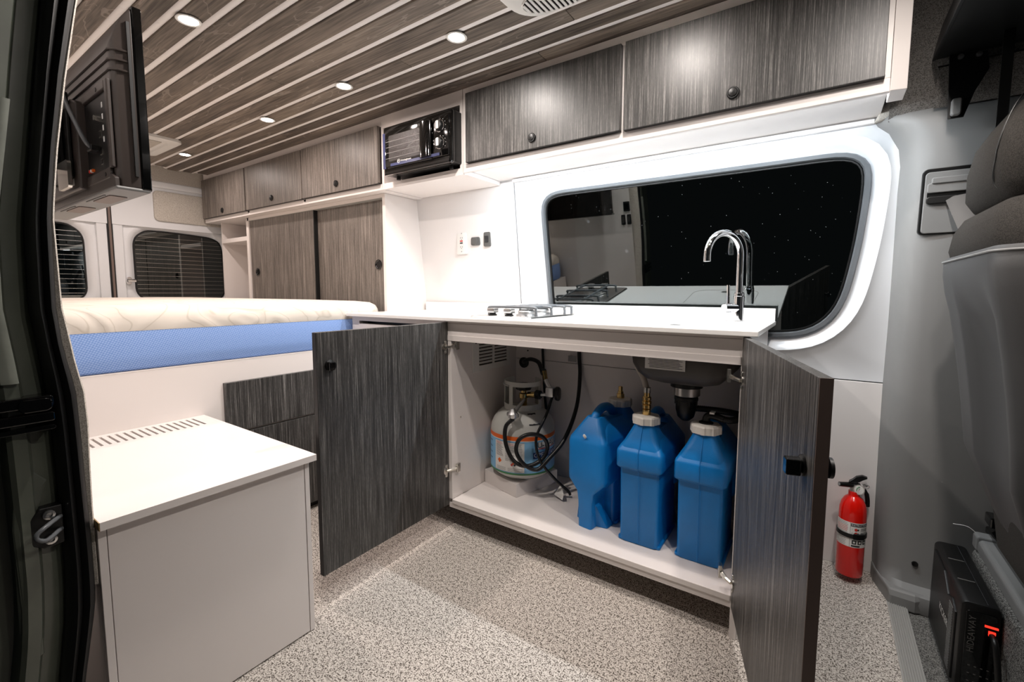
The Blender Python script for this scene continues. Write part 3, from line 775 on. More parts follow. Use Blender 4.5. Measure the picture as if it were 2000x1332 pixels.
# ================================================================== GALLEY
gl = thing('galley_cabinet', 'white galley cabinet with open doors showing gas bottle and water jugs', 'cabinet', (-1.0, 1.6, 0))
YD = 1.374
XL, XR = -1.263, -.178
mk('divider', G().box(XL, XL+.018, YD, 1.85, .13, .80), WHITE, gl, bevel=.0008)
mk('left_end', G().box(-1.885, -1.867, YD, 1.865, .0, .882), WHITE, gl)
mk('right_end', G().box(XR, XR+.018, YD, 1.875, .0, .882), WHITE, gl, bevel=.0008)
mk('header', G().box(XL+.0, XR, YD+.001, YD+.018, .823, .882), WHITE, gl)
mk('header_lip', G().box(XL, XR, YD-.002, YD+.03, .8, .823), WHITE, gl, bevel=.001)
mk('header_seam', G().box(XL, XR, YD+.0, YD+.0012, .8715, .8725), BRWN, gl)
mk('floor_panel', G().box(XL+.018, XR, YD-.002, 1.85, .112, .13), WHITE, gl, bevel=.0015)
mk('bottom_rail', G().box(XL, XR+.018, YD+.002, YD+.02, .092, .112), WHITE, gl)
mk('toe_kick', G().box(-1.87, XR+.018, 1.60, 1.615, .0, .095), WHITE, gl)
mk('back_panel', G().box(XL+.018, XR, 1.85, 1.862, .13, .673), WHITE, gl, bevel=.001)
mk('back_panel', G().box(XL+.018, XR, 1.85, 1.862, .6755, .88), WHITE, gl, bevel=.001)
# section left of the opening: stile, rail, slot and plain drawer fronts
mk('stile', G().box(-1.867, -1.832, YD, YD+.018, .1, .882), WHITE, gl)
mk('rail', G().box(-1.832, XL, YD, YD+.018, .861, .882), WHITE, gl)
mk('slot_back', G().box(-1.832, XL, YD+.05, YD+.06, .8, .882), BLACK, gl)
mk('drawer', G().box(-1.832, XL-.002, YD-.004, YD+.016, .61, .848), WHITE, gl, bevel=.001)
mk('drawer', G().box(-1.832, XL-.002, YD, YD+.016, .1, .605), WHITE, gl, bevel=.001)
ct = thing('countertop', 'long glossy white countertop with low backsplash under the window', 'countertop', (-1.0, 1.6, .882))
mk('slab', G().box(-1.892, -.137, 1.344, 1.876, .882, .897), COUNTER, ct, bevel=.002)
mk('backsplash', G().box(-1.872, -.139, 1.857, 1.875, .897, .942), COUNTER, ct, bevel=.0012)

def hinge(par, z, sgn):
    # concealed cup hinge in door-local coords: x along the door from the hinge side, y = 0 inner face (negative is towards the viewer)
    h_ = mk('hinge', G().rbox(.012, .026, -.003, .001, z-.026, z+.026, .004, 'y'), NICKEL, par, local=True, bevel=.0006)
    mk('hinge_cup', G().cyl((.022, .001, z), (.022, -.004, z), .0145), NICKEL, h_, local=True, smooth=40)
    mk('hinge_arm', G().tube([(.02, -.006, z), (.005, -.016, z+.002), (-.012, -.024, z+.004), (-.03, -.026, z+.006)], [.005, .006, .007, .006], 6), NICKEL, h_, local=True)
    mk('hinge_plate', G().box(-.034, -.014, -.034, -.024, z-.012, z+.026), NICKEL, h_, local=True, bevel=.001)
    for dz in (-.019, .019): mk('screw', G().cyl((.019, -.003, z+dz), (.019, -.0045, z+dz), .0035, n=10), STEEL, h_, local=True)
def latch(par, x, z, th):
    k = mk('latch', G().lathe([(.017, .0), (.017, -.004), (.013, -.006), (.013, -.018), (.001, -.018)], (x, 0, z), 20, 'y'), BLACK, par, local=True, smooth=35)
    mk('latch_bolt', G().rbox(x-.002, x+.018, -.028, -.007, z-.013, z+.013, .003, 'y', e=.002), GLOSSB, k, local=True)
    mk('latch_knob', G().lathe([(.008, th), (.008, th+.012), (.016, th+.015), (.016, th+.02), (.001, th+.022)], (x, 0, z), 20, 'y'), BLACK, par, local=True, smooth=35)
def swing_door(label, hx, hy, ang, mirror, wdt, z0, z1, lx, lz, hz):
    d = thing('cabinet_door', label, 'cabinet door', (hx, hy, 0), 0)
    # local +x runs from hinge to free edge, inner face at y=0, thickness in +y
    s = -1 if mirror else 1
    th = .018
    def fix(o):
        return o
    d.rotation_euler = (0, 0, ang)
    if mirror: d.scale = (1, -1, 1)
    mk('panel', G().box(0, wdt-.0012, 0, th, z0, z1), LAM, d, local=True, bevel=.001)
    mk('edge_band', G().box(wdt-.0012, wdt, .0003, th-.0003, z0+.0006, z1-.0006), LEDGE if mirror else BRWN, d, local=True)
    for z in hz: hinge(d, z, 1)
    latch(d, lx, lz, th)
    return d
# left door: inner face looks to +x; free end at (-1.2536, .782)
swing_door('left charcoal cabinet door, swung fully open with black latch', -1.262, 1.374, math.atan2(.782-1.374, -1.2536+1.262), True, .592, .104, .876, .548, .772, (.775, .255))
swing_door('right charcoal cabinet door, swung open beside the fire extinguisher', -.176, 1.374, math.atan2(.78-1.374, .0012+.176), False, .62, .095, .878, .57, .73, (.76, .18))

# ================================================================== COUNTER THINGS
# ---- cooktop
ck = thing('gas_cooktop', 'stainless two-burner gas cooktop set into the white counter', 'cooktop', (-1.03, 1.62, .897))
g = G().loft([[(x, y, z) for x, y in rrect(-1.175+i, -.885-i, 1.402+i, 1.84-i, .018, 4)] for i, z in ((0, .897), (0, .900), (.004, .905), (.016, .9065), (.024, .9035), (.03, .903))])
mk('tray', g, STEEL, ck, smooth=30)
for (x, y, r) in ((-1.0, 1.56, .034), (-1.04, 1.73, .044)):
    b = mk('burner', G().lathe([(r*1.25, .903), (r*1.2, .909), (r, .911), (r, .918), (r*1.02, .92), (r*.95, .924), (.001, .925)], (x, y, 0), 28), ZINC, ck, smooth=35)
    mk('burner_cap', G().lathe([(r*.9, .924), (r*.9, .928), (.001, .929)], (x, y, 0), 28), BLACK, b, smooth=35)
for y in (1.50, 1.62, 1.735, 1.80):
    mk('grate_bar', G().tube(bez([(-1.145, y, .904), (-1.143, y, .928), (-1.128, y, .938), (-.935, y, .938), (-.918, y, .928), (-.916, y, .904)], 4), .0055), GASKET, ck, smooth=60)
for x in (-1.1, -.96):
    mk('grate_bar', G().tube([(x, 1.50, .938), (x, 1.80, .938)], .0055), GASKET, ck, smooth=60)
for x in (-1.085, -1.005):
    k = mk('knob', G().lathe([(.017, .906), (.017, .911), (.013, .912), (.013, .918)], (x, 1.445, 0), 20), BLACK, ck, smooth=35)
    mk('knob_grip', G().rbox(x-.018, x+.018, 1.428, 1.462, .917, .935, .005, 'z', e=.003), STEEL, k, smooth=35)

# ---- sink with flush lid
sk = thing('sink', 'dark undermount sink basin hanging beneath the white counter', 'sink', (-.37, 1.62, .7))
R = []
for ins, z in ((.0, .882), (.0, .8), (.004, .765), (.018, .735), (.04, .713), (.075, .701), (.11, .699)):
    R.append([(x, y, z) for x, y in rrect(-.525+ins, -.212-ins, 1.43+ins, 1.79-ins, max(.06-ins*.3, .03), 6)])
mk('basin', G().loft(R), SINKM, sk, smooth=60)
lb = mk('sticker', G().box(-.462, -.338, 1.4278, 1.4295, .757, .812), LABELW, sk)
for i in range(9):
    mk('printed_line', G().box(-.452+(.004 if i % 3 else 0), -.345-random.random()*.02, 1.4272, 1.4278, .8-i*.0047, .8014-i*.0047), INK, lb)
mk('lid_joint', G().tube([(x, y, .8972) for x, y in rrect(-.525, -.245, 1.44, 1.785, .06, 8)], .0011, 6, True), INKL, sk)
mk('lid_pull', G().lathe([(.018, .8972), (.017, .8978), (.001, .8978)], (-.385, 1.475, 0), 20), GREYP, sk)
dn = thing('sink_drain', 'black and steel sink drain with trap under the basin', 'drain', (-.35, 1.53, .6))
cx, cy = -.372, 1.60
mk('flange', G().lathe([(.034, .699), (.052, .697), (.052, .678), (.034, .678)], (cx, cy, 0), 28), BLACK, dn, smooth=30)
mk('collar', G().lathe([(.04, .678), (.044, .676), (.044, .65), (.037, .645)], (cx, cy, 0), 28), STEEL, dn, smooth=30)
mk('trap', G().lathe([(.034, .646), (.039, .641), (.039, .633), (.034, .63), (.033, .598), (.027, .574), (.013, .561), (.001, .559)], (cx, cy, 0), 28), BLACK, dn, smooth=40)
for a in range(6):
    t = a*math.pi/3
    mk('trap_lug', G().box(cx+.033*math.cos(t)-.004, cx+.033*math.cos(t)+.004, cy+.033*math.sin(t)-.004, cy+.033*math.sin(t)+.004, .615, .64), BLACK, dn)
def ribbed(pts, r, pitch=.006, n=10):
    P = bez(pts, 14); out = []; rr = []; L = 0
    Q = [P[0]]; 
    # even resample
    tot = sum((P[i+1]-P[i]).length for i in range(len(P)-1)); k = max(4, int(tot/pitch*2)); acc = 0; i = 0; res = []
    for j in range(k+1):
        d = tot*j/k
        while i < len(P)-2 and acc+(P[i+1]-P[i]).length < d: acc += (P[i+1]-P[i]).length; i += 1
        res.append(P[i].lerp(P[i+1], min(1, (d-acc)/max((P[i+1]-P[i]).length, 1e-9))))
    return G().tube(res, [r if j % 2 else r*.84 for j in range(k+1)], n)
mk('drain_hose', ribbed([(cx+.025, cy+.005, .605), (cx+.06, cy+.01, .606), (cx+.11, cy+.03, .602), (-.215, 1.66, .59), (-.2, 1.70, .56), (-.205, 1.67, .535)], .0115), BLACK, dn, smooth=60)

# ---- faucet
fc = thing('faucet', 'chrome gooseneck faucet rising from the counter in front of the window', 'faucet', (-.25, 1.8, .897))
fx, fy = -.247, 1.775
mk('base_plate', G().rbox(fx-.03, fx+.026, fy-.02, fy+.02, .897, .901, .006, 'z', e=.001), CHROME, fc)
mk('column', G().lathe([(.018, .90), (.018, .985), (.0165, .987), (.0165, .996), (.0125, .998)], (fx, fy, 0), 24), CHROME, fc, smooth=35)
d = Vector((-.332-fx, 1.652-fy, 0)); rad = d.length/2; dn_ = d.normalized()
arc = [Vector((fx, fy, .995)), Vector((fx, fy, 1.06)), Vector((fx, fy, 1.115))]
for k in range(0, 19):
    t = math.pi*k/18; arc.append(Vector((fx, fy, 1.128))+dn_*(rad-rad*math.cos(t))+Vector((0, 0, rad*math.sin(t))))
arc.append(arc[-1]+Vector((0, 0, -.004)))
mk('spout', G().tube(arc, .0122, 16), CHROME, fc, smooth=60)
e_ = arc[-1]
mk('aerator', G().lathe([(.0125, 0), (.0125, -.02), (.011, -.021), (.001, -.021)], tuple(e_), 20), CHROME, fc, smooth=35)
mk('valve', G().cyl((fx, fy, .945), (fx-.04, fy-.038, .945), .0165, n=24), CHROME, fc, smooth=40)
mk('valve_button', G().cyl((fx-.04, fy-.038, .945), (fx-.0412, fy-.0392, .945), .009, n=20), LABELW, fc)
mk('handle', G().cyl((fx-.03, fy-.02, .95), (fx-.032, fy-.022, 1.025), .0055, n=14), CHROME, fc, smooth=40)

# ---- wall outlet, socket and switch above the counter
def wy(z): return yw(z)
ol = thing('power_outlet', 'white ground-fault outlet with red and black buttons on the wall', 'outlet', (-1.588, wy(1.258), 1.258))
x, z = -1.588, 1.258; y = wy(z)
mk('plate', G().rbox(x-.034, x+.034, y-.006, y+.006, z-.06, z+.06, .004, 'y', e=.002), LABELW, ol, smooth=35)
mk('insert', G().rbox(x-.0165, x+.0165, y-.0075, y, z-.035, z+.035, .002, 'y'), LABELW, ol, bevel=.0006)
for i, (dz, m) in enumerate(((.0075, REDINK), (-.003, INK))): mk('button', G().box(x-.009, x+.009, y-.0092, y-.007, z+dz-.003, z+dz+.003), m, ol)
for dz in (.024, -.023):
    for dx in (-.006, .006): mk('slot', G().box(x+dx-.0011, x+dx+.0011, y-.0079, y-.0074, z+dz-.0035, z+dz+.0035), INK, ol)
    mk('slot', G().cyl((x, y-.0079, z+dz-.008), (x, y-.0074, z+dz-.008), .002, n=8), INK, ol)
for dz in (.047, -.047): mk('screw', G().cyl((x, y-.0066, z+dz), (x, y-.005, z+dz), .003, n=10), INKL, ol)
so = thing('power_socket', 'grey round-lidded socket between white outlet and grey switch', 'socket', (-1.495, wy(1.26), 1.26))
x, z = -1.496, 1.259; y = wy(z)
mk('plate', G().rbox(x-.028, x+.028, y-.008, y+.006, z-.021, z+.021, .009, 'y', e=.002), GREYP, so, smooth=35)
mk('lid', G().lathe([(.0175, y-.007), (.0175, y-.0115), (.015, y-.013), (.001, y-.013)], (x, 0, z), 24, 'y'), GREYP, so, smooth=30)
sw = thing('light_switch', 'grey rocker switch nearest the side window', 'switch', (-1.419, wy(1.265), 1.265))
x, z = -1.42, 1.265; y = wy(z)
mk('plate', G().rbox(x-.021, x+.021, y-.007, y+.006, z-.036, z+.036, .008, 'y', e=.002), GREYP, sw, smooth=35)
mk('rocker', G().prism([(z-.016, y-.005), (z+.016, y-.005), (z+.016, y-.014), (z, y-.009), (z-.016, y-.01)], 'x', x-.011, x+.011).map(lambda a, b, c: (a, c, b)), INK, sw, bevel=.001)

# ================================================================== INSIDE THE GALLEY
# ---- return-air style grille on the divider
gr = thing('vent_grille', 'white slatted vent grille on the cabinet divider', 'vent', (XL+.018, 1.65, .72))
xg = XL+.018
gy0, gy1, gz0, gz1 = 1.508, 1.79, .647, .80
mk('frame', G().box(xg, xg+.006, gy0, gy0+.043, gz0, gz1).box(xg, xg+.006, gy1-.024, gy1, gz0, gz1).box(xg, xg+.006, gy0+.043, gy1-.024, gz0, gz0+.027).box(xg, xg+.0065, 1.652, 1.664, gz0+.027, gz1), LABELW, gr, bevel=.0015)
mk('backing', G().box(xg+.0005, xg+.0012, gy0+.04, gy1-.02, gz0+.02, gz1), CARD, gr)
for i in range(9):
    z = gz0+.032+i*.0148
    for a, b in ((gy0+.044, 1.652), (1.664, gy1-.025)):
        mk('slat', G().prism([(xg+.0012, z+.009), (xg+.0062, z+.002), (xg+.0068, z+.0035), (xg+.0018, z+.0105)], 'y', a, b).map(lambda p, q, r: (p, q, r)), LABELW, gr)
mk('screw', G().cyl((xg+.006, gy0+.02, .778), (xg+.0075, gy0+.02, .778), .005, n=10), CARD, gr)

# ---- block and gas bottle
blk = mk('plinth_block', G().prism([(-1.242, 1.592), (-1.03, 1.535), (-.965, 1.775), (-1.18, 1.833)], 'z', .1305, .19), WHITE, None, bevel=.001)
tag(blk, 'low white plinth block under the gas bottle', 'block')
TX, TY, TR = -1.085, 1.668, .1425
tk = thing('propane_tank', 'grey propane bottle with blue label and orange band on white block', 'gas bottle', (TX, TY, .1905))
mk('body', G().lathe([(.09, .2), (.115, .204), (.132, .218), (TR, .245), (TR, .395), (.139, .42), (.128, .445), (.11, .468), (.085, .487), (.05, .498), (.02, .50)], (TX, TY, 0), 48), TANK, tk, smooth=60)
mk('foot_ring', G().lathe([(.098, .1905), (.1, .194), (.094, .206), (.088, .206), (.092, .1905)], (TX, TY, 0), 40), TANK, tk, smooth=40)
# view-facing reference angle of the bottle (label centre faces the cabinet opening)
A0 = math.atan2(-TY, -TX)
def tp(th, z, r): a = A0+th; return (TX+r*math.cos(a), TY+r*math.sin(a), z)
def shell(z0, z1, t0, t1, r, rz=None, n=40):
    return G().loft([[tp(math.radians(t0+(t1-t0)*k/n), z, r) for k in range(n+1)] for z in (z0, z1)], cap=False, closed=False)
mk('blue_label', shell(.236, .378, -180, 180, TR+.0008, n=64), LABELB, tk, smooth=60)
mk('orange_band', shell(.376, .394, -180, 180, TR+.0011, n=64), ORANGE, tk, smooth=60)
mk('white_band', shell(.3735, .3765, -180, 180, TR+.0012, n=64), LABELW, tk, smooth=60)
mk('green_band', shell(.229, .2365, -180, 180, TR+.0011, n=64), GREEN, tk, smooth=60)
# image-right is +theta
wpnl = mk('warning_panel', shell(.24, .368, -54, 3, TR+.0014), LABELW, tk, smooth=60)
random.seed(3)
for i in range(15):
    z = .361-i*.0052
    for a, b in ((-51, -34), (-31, -13), (-9, 0)):
        if i > 11 and b < -20: continue
        e = a+(b-a)*(.7+.3*random.random())
        mk('printed_line', shell(z, z+.0014, a, e, TR+.0018, n=6), REDINK if i < 2 and b < 0 else INK, wpnl)
for i in range(4): mk('printed_line', shell(.256-i*.004, .2572-i*.004, -50, -30, TR+.0018, n=6), INKL, wpnl); 
for i in range(4): mk('printed_line', shell(.256-i*.004, .2572-i*.004, -26, 0, TR+.0018, n=6), INKL, wpnl)
mk('panel_border', shell(.2395, .2402, -54, 3, TR+.0019), INK, wpnl); mk('panel_border', shell(.3678, .3685, -54, 3, TR+.0019), INK, wpnl)
def bend(g, th, z, r): return g.map(lambda x, y, q: tp(math.radians(th)+x/r, z+y, r))
def diamond(s): return G().add([(0, s, 0), (s, 0, 0), (0, -s, 0), (-s, 0, 0)], [(0, 1, 2, 3)])
mk('hazard_diamond', bend(diamond(.0115), -43, .283, TR+.002), ORANGE, wpnl)
for dx, dz, m in ((0, .0065, ORANGE), (.0065, 0, INK), (-.0065, 0, REDINK), (0, -.0065, LABELW)):
    mk('hazard_square', bend(diamond(.006).map(lambda x, y, z: (x+dx, y+dz, z)), -16, .272, TR+.002), m, wpnl)
blg = mk('brand_panel', shell(.336, .367, 27, 72, TR+.0014), LABELW, tk, smooth=60)
mk('brand_stripe', shell(.337, .3405, 27, 72, TR+.0017), REDINK, blg)
mk('lettering', bend(text('U-HAUL', .036), 51, .354, TR+.002), INK, blg)
rb = mk('ribbon', shell(.298, .325, 18, 76, TR+.0014), NAVY, tk, smooth=60)
mk('lettering', bend(text('OPEN TANK', .026), 48, .312, TR+.002), WPRINT, rb)
mk('lettering', bend(text('24 HOUR HOTLINE', .010), 46, .282, TR+.002), INK, rb)
for i in range(4): mk('printed_line', shell(.352-i*.026, .356-i*.026, -85, -66, TR+.0014, n=6), NAVY, rb)
# collar with hand openings
def collar():
    g_ = G(); r0, r1 = .083, .079
    segs = [(-165, 42)]
    n = 44
    def seg(t0, t1, z0, z1, k=12):
        g_.loft([[tp(math.radians(t), z, r) for (r, z) in ((r0, z0), (r0, z1), (r1, z1), (r1, z0))] for t in [t0+(t1-t0)*j/k for j in range(k+1)]])
    seg(-150, 135, .592, .612, 40)           # top band, broken at the valve
    seg(-150, 135, .484, .512, 40)
    for a, b in ((-150, -96), (-46, -32), (60, 84), (118, 135)): seg(a, b, .5115, .5925, 8)
    g_.tube([tp(math.radians(-96+50*j/8), .594, .084) for j in range(9)], .004, 6)
    return g_
mk('collar', collar(), TANK, tk, smooth=40)
mk('badge', G().loft([[tp(math.radians(t), z, r) for t in (12, 22, 34)] for z, r in ((.44, .1325), (.482, .094))], cap=False, closed=False), INK, tk)
vx, vy = TX+.012, TY-.012
vl = mk('valve', G().lathe([(.015, .495), (.015, .53), (.02, .535), (.02, .553), (.012, .556), (.012, .57)], (vx, vy, 0), 18), BRASS, tk, smooth=35)
mk('valve_handle', G().lathe([(.03, .57), (.034, .575), (.034, .59), (.028, .597), (.001, .598)], (vx, vy, 0), 32, lobes=8, amp=.05), BLACK, vl, smooth=30)
# regulator on the valve outlet
rg = thing('gas_regulator', 'silver gas regulator with black disc vent beside the bottle collar', 'regulator', (-.99, 1.66, .55))
mk('coupling_nut', G().cyl((vx+.02, vy+.005, .548), (vx+.06, vy+.012, .552), .013, n=12), BRASS, rg, smooth=30)
mk('coupling_wheel', G().lathe([(.017, 0), (.019, .003), (.019, .022), (.015, .026)], (0, 0, 0), 20, 'x', 8, .06).map(lambda x, y, z: (vx+.056+x, vy+.012+y, .553+z)), BLACK, rg, smooth=30)
mk('stem', G().cyl((vx+.08, vy+.014, .554), (vx+.125, vy+.02, .558), .008), ZINC, rg, smooth=40)
bx_, by_, bz_ = vx+.125, vy+.02, .572
mk('body', G().rbox(bx_-.018, bx_+.02, by_-.016, by_+.016, bz_-.022, bz_+.02, .008, 'y', e=.004), ZINC, rg, smooth=40)
mk('elbow', G().tube([(bx_, by_, bz_+.01), (bx_-.018, by_, bz_+.035), (bx_-.026, by_+.002, bz_+.05)], .010, 10), ZINC, rg, smooth=50)
mk('vent_disc', G().lathe([(.012, -.004), (.028, 0), (.03, .006), (.03, .016), (.026, .022), (.001, .024)], (0, 0, 0), 32, 'x').map(lambda x, y, z: (bx_+.026+x*.95-y*.25, by_+y-x*.2, bz_-.004+z)), BLACK, rg, smooth=40)
mk('outlet_nut', G().cyl((bx_-.026, by_+.002, bz_+.05), (bx_-.034, by_+.004, bz_+.088), .0095, n=8), BRASS, rg)
# second small silver regulator in front of collar
r2_ = thing('hose_fitting', 'silver pipe fitting joining the looped gas hose to bottle', 'fitting', (-1.12, 1.56, .5))
fp = Vector(tp(math.radians(-10), .505, .125))
q1, q2 = Vector(tp(math.radians(6), .535, .06)), Vector(tp(math.radians(-16), .495, .15))
mk('stem', G().tube([q1, (q1+q2)/2, q2], [.007, .009, .012], 10), ZINC, r2_, smooth=40)
mk('body', G().lathe([(.012, -.02), (.02, -.016), (.022, 0), (.014, .012), (.01, .022)], tuple(q2), 18), ZINC, r2_, smooth=40)
mk('wing', G().lathe([(.024, -.004), (.024, .002), (.006, .003)], (q2.x, q2.y, q2.z-.004), 24, 'y', 4, .18), ZINC, r2_, smooth=40)
# gas hoses
hs = thing('gas_hose', 'thick black gas hose looped in front of the propane bottle', 'hose', (-.9, 1.55, .4))
hp = [q2+Vector((.004, -.004, -.02)), Vector(tp(math.radians(-25), .44, .168)), Vector(tp(math.radians(-24), .37, .172)), Vector(tp(math.radians(-12), .305, .178)), Vector(tp(math.radians(6), .285, .18)), Vector(tp(math.radians(26), .31, .185)), Vector(tp(math.radians(34), .36, .185)), Vector(tp(math.radians(26), .405, .182)),
      Vector(tp(math.radians(8), .418, .18)), Vector(tp(math.radians(-5), .395, .182)), Vector(tp(math.radians(-8), .345, .185)), Vector(tp(math.radians(2), .295, .188)), Vector(tp(math.radians(18), .272, .192)), Vector((-.905, 1.585, .31)), Vector((-.868, 1.66, .385)), Vector((-.865, 1.76, .5)), Vector((-.885, 1.83, .62)), Vector((-.893, 1.838, .70)), Vector((-.897, 1.838, .79)), Vector((-.9, 1.838, .88))]
mk('hose', G().tube(bez(hp, 6), .0085, 10), BLACK, hs, smooth=60)
mk('hose_tag', G().box(-.945, -.905, 1.829, 1.8305, .685, .712), INKL, hs)
pg = thing('regulator_pigtail', 'short black hose curving from the cabinet back to the regulator', 'hose', (-1.13, 1.85, .66))
mk('hose', G().tube(bez([(-1.195, 1.85, .655), (-1.165, 1.8, .668), (-1.11, 1.77, .688), (-1.05, 1.745, .68), (-1.008, 1.71, .64), (bx_-.034, by_+.004, bz_+.088)], 6), .0095, 10), BLACK, pg, smooth=60)
mk('grommet', G().lathe([(.026, 1.849), (.026, 1.842), (.018, 1.838), (.01, 1.837)], (-1.195, 0, .655), 24, 'y'), BLACK, pg, smooth=40)
cb = thing('thin_cable', 'thin black cable hanging down behind the gas bottle', 'cable', (-1.05, 1.84, .5))
mk('cable', G().tube(bez([(-1.09, 1.842, .86), (-1.085, 1.84, .7), (-1.07, 1.838, .5), (-1.05, 1.835, .4)], 6), .006, 8), BLACK, cb, smooth=60)
c2 = thing('sensor_hose', 'thin black hose dropping from the regulator to cabinet floor', 'hose', (-.9, 1.66, .2))
mk('hose', G().tube(bez([(bx_+.012, by_-.006, bz_-.02), (-.925, 1.6, .49), (-.945, 1.555, .4), (-.93, 1.56, .31), (-.885, 1.6, .23), (-.85, 1.655, .165), (-.842, 1.665, .145)], 6), .006, 8), BLACK, c2, smooth=60)
mk('paper_tag', G().loft([[(-.9, 1.63, .145), (-.85, 1.61, .14), (-.845, 1.612, .165), (-.88, 1.65, .185)], [(-.9, 1.632, .145), (-.85, 1.612, .14), (-.845, 1.614, .165), (-.88, 1.652, .185)]]), LABELW, c2)
for x, z in ((-1.175, .715), (-.86, .8)):
    s = mk('panel_screw', G().cyl((x, 1.85, z), (x, 1.848, z), .004, n=10), CARD, gl)
mk('shelf_pin_hole', G().cyl((xg-.001, 1.43, .47), (xg+.001, 1.43, .47), .004, n=10), NICKEL, gl)

# ---- water jugs
def jug_parts(root):
    def ring(z, v0, v1, hw, r=.02): return [(x, y, z) for x, y in rrect(-hw, hw, v0, v1, min(r, hw*.6, (v1-v0)*.4), 4)]
    lo = G().loft([ring(.0, .018, .215, .060, .012), ring(.006, .014, .22, .066, .012), ring(.256, .011, .225, .068, .010), ring(.262, .010, .226, .0685, .010), ring(.271, -.003, .23, .077, .013), ring(.276, -.005, .23, .0785, .014), ring(.326, -.005, .3, .0785, .014), ring(.333, -.002, .3, .077, .014), ring(.368, .03, .275, .058, .022), ring(.385, .055, .25, .042, .02), ring(.393, .065, .24, .036, .018)])
    mk('body', lo, JUG, root, local=True, smooth=38)
    neck = G().loft([ring(.322, .0, .12, .075, .018), ring(.334, .002, .12, .0735, .018), ring(.378, .02, .115, .052, .022), ring(.408, .033, .108, .038, .03), ring(.42, .036, .106, .034, .033)])
    mk('shoulder', neck, JUG, root, local=True, smooth=50)
    rear = G().loft([ring(.0, .2, .312, .028, .008), ring(.1, .2, .315, .03, .008), ring(.135, .19, .316, .036, .01), ring(.175, .19, .318, .076, .02), ring(.19, .19, .318, .0785, .022), ring(.318, .19, .318, .0785, .022), ring(.332, .19, .314, .076, .022), ring(.395, .2, .28, .036, .016), ring(.408, .205, .27, .028, .014)])
    mk('back_end', rear, JUG, root, local=True, smooth=45)
    mk('foot', G().rbox(-.074, .074, .02, .215, .0, .012, .008, 'z', e=.003), JUG, root, local=True)
    for s in (-1, 1):
        mk('side_rib', G().loft([[(s*.028, .215, .001), (s*.066, .218, .001), (s*.066, .262, .001), (s*.028, .275, .001)], [(s*.03, .26, .09), (s*.04, .262, .085), (s*.04, .29, .085), (s*.03, .29, .09)]]), JUG, root, local=True)
    mk('handle', G().tube(bez([(0, .265, .385), (0, .245, .412), (0, .205, .432), (0, .16, .428), (0, .13, .405), (0, .115, .375)], 5), .0165, 10), JUG, root, local=True, smooth=60)
    mk('mould_seam', G().tube([(0, .009, .01), (0, .0045, .258), (0, -.006, .278), (0, -.006, .328), (0, .018, .378), (0, .036, .415)], .0012, 5), JUG, root, local=True)
    cp = mk('cap', G().lathe([(.034, .416), (.046, .419), (.046, .441), (.042, .446), (.03, .448), (.001, .448)], (0, .07, 0), 64, lobes=8, amp=.035), CAPW, root, local=True, smooth=25)
    mk('vent_stud', G().lathe([(.0065, 0), (.0065, .007), (.004, .009), (.001, .009)], (0, 0, 0), 12).map(lambda x, y, z: (x, .316+z*.7, .345+z*.7+y)), LABELW, root, local=True, smooth=40)
    return cp
JGR = 'blue water jugs under the sink'
j1 = thing('water_jug', 'middle blue water jug with brass connector on its white cap', 'water jug', (-.486, 1.462, .1305), 0, JGR); jug_parts(j1)
j2 = copy_tree(j1); j2.location = (-.293, 1.468, .1305); j2['label'] = 'rightmost blue water jug with black elbow hose on its white cap'
j3 = copy_tree(j1); j3.location = (-.641, 1.786, .1305); j3.rotation_euler = (0, 0, math.pi-.15); j3['label'] = 'leftmost blue water jug, turned with its cap to the back'
# round maker's sticker on the shoulder of the far jug
sx = mk('round_sticker', G().lathe([(.03, 0), (.03, .0012), (.001, .0012)], (0, 0, 0), 28, 'y').map(lambda x, y, z: (-.545+x*.94, 1.66+y-x*.2, .49+z)), LABELW, None); tag(sx, 'round white and red sticker behind the middle jug cap', 'sticker')
mk('star', G().loft([[(-.545+r*math.cos(t)*.94, 1.6588-r*math.cos(t)*.2, .49+r*math.sin(t)) for t, r in [(math.pi*k/6, .014 if k % 2 else .006) for k in range(12)]], [(-.545+r*math.cos(t)*.94, 1.6583-r*math.cos(t)*.2, .49+r*math.sin(t)) for t, r in [(math.pi*k/6, .014 if k % 2 else .006) for k in range(12)]]]), REDINK, sx)
# brass fittings and hoses
wh = thing('water_hose', 'clear braided water hose with ridged brass coupling on middle jug', 'hose', (-.486, 1.532, .61))
mk('coupling', G().lathe([(.014, .611), (.0145, .612), (.0145, .63), (.011, .631), (.015, .634), (.015, .645), (.012, .647), (.016, .65), (.016, .658), (.0125, .66), (.015, .664), (.015, .672), (.011, .675), (.011, .69)], (-.486, 1.532, -.033), 24), BRASS, wh, smooth=30)
mk('ferrule', G().lathe([(.0125, .688), (.0125, .705), (.011, .707)], (-.486, 1.532, -.033), 16), NICKEL, wh, smooth=30)
mk('hose', G().tube(bez([(-.486, 1.532, .662), (-.505, 1.55, .7), (-.538, 1.57, .75), (-.545, 1.6, .82), (-.545, 1.62, .88)], 6), .0105, 12), HOSEC, wh, smooth=60)
bf = thing('brass_plug', 'short brass quick-connect plug on the hindmost jug cap', 'fitting', (-.651, 1.717, .577))
mk('nut', G().lathe([(.016, .611), (.016, .628), (.012, .63), (.012, .638), (.009, .64), (.009, .656), (.006, .658), (.001, .658)], (-.651, 1.717, -.033), 6), BRASS, bf)
eh = thing('elbow_hose', 'black ribbed hose with elbow on the rightmost jug cap', 'hose', (-.293, 1.538, .61))
mk('elbow', G().tube(bez([(-.293, 1.538, .578), (-.293, 1.538, .595), (-.283, 1.538, .605), (-.262, 1.54, .603), (-.245, 1.543, .597)], 4), .0115, 12), BLACK, eh, smooth=60)
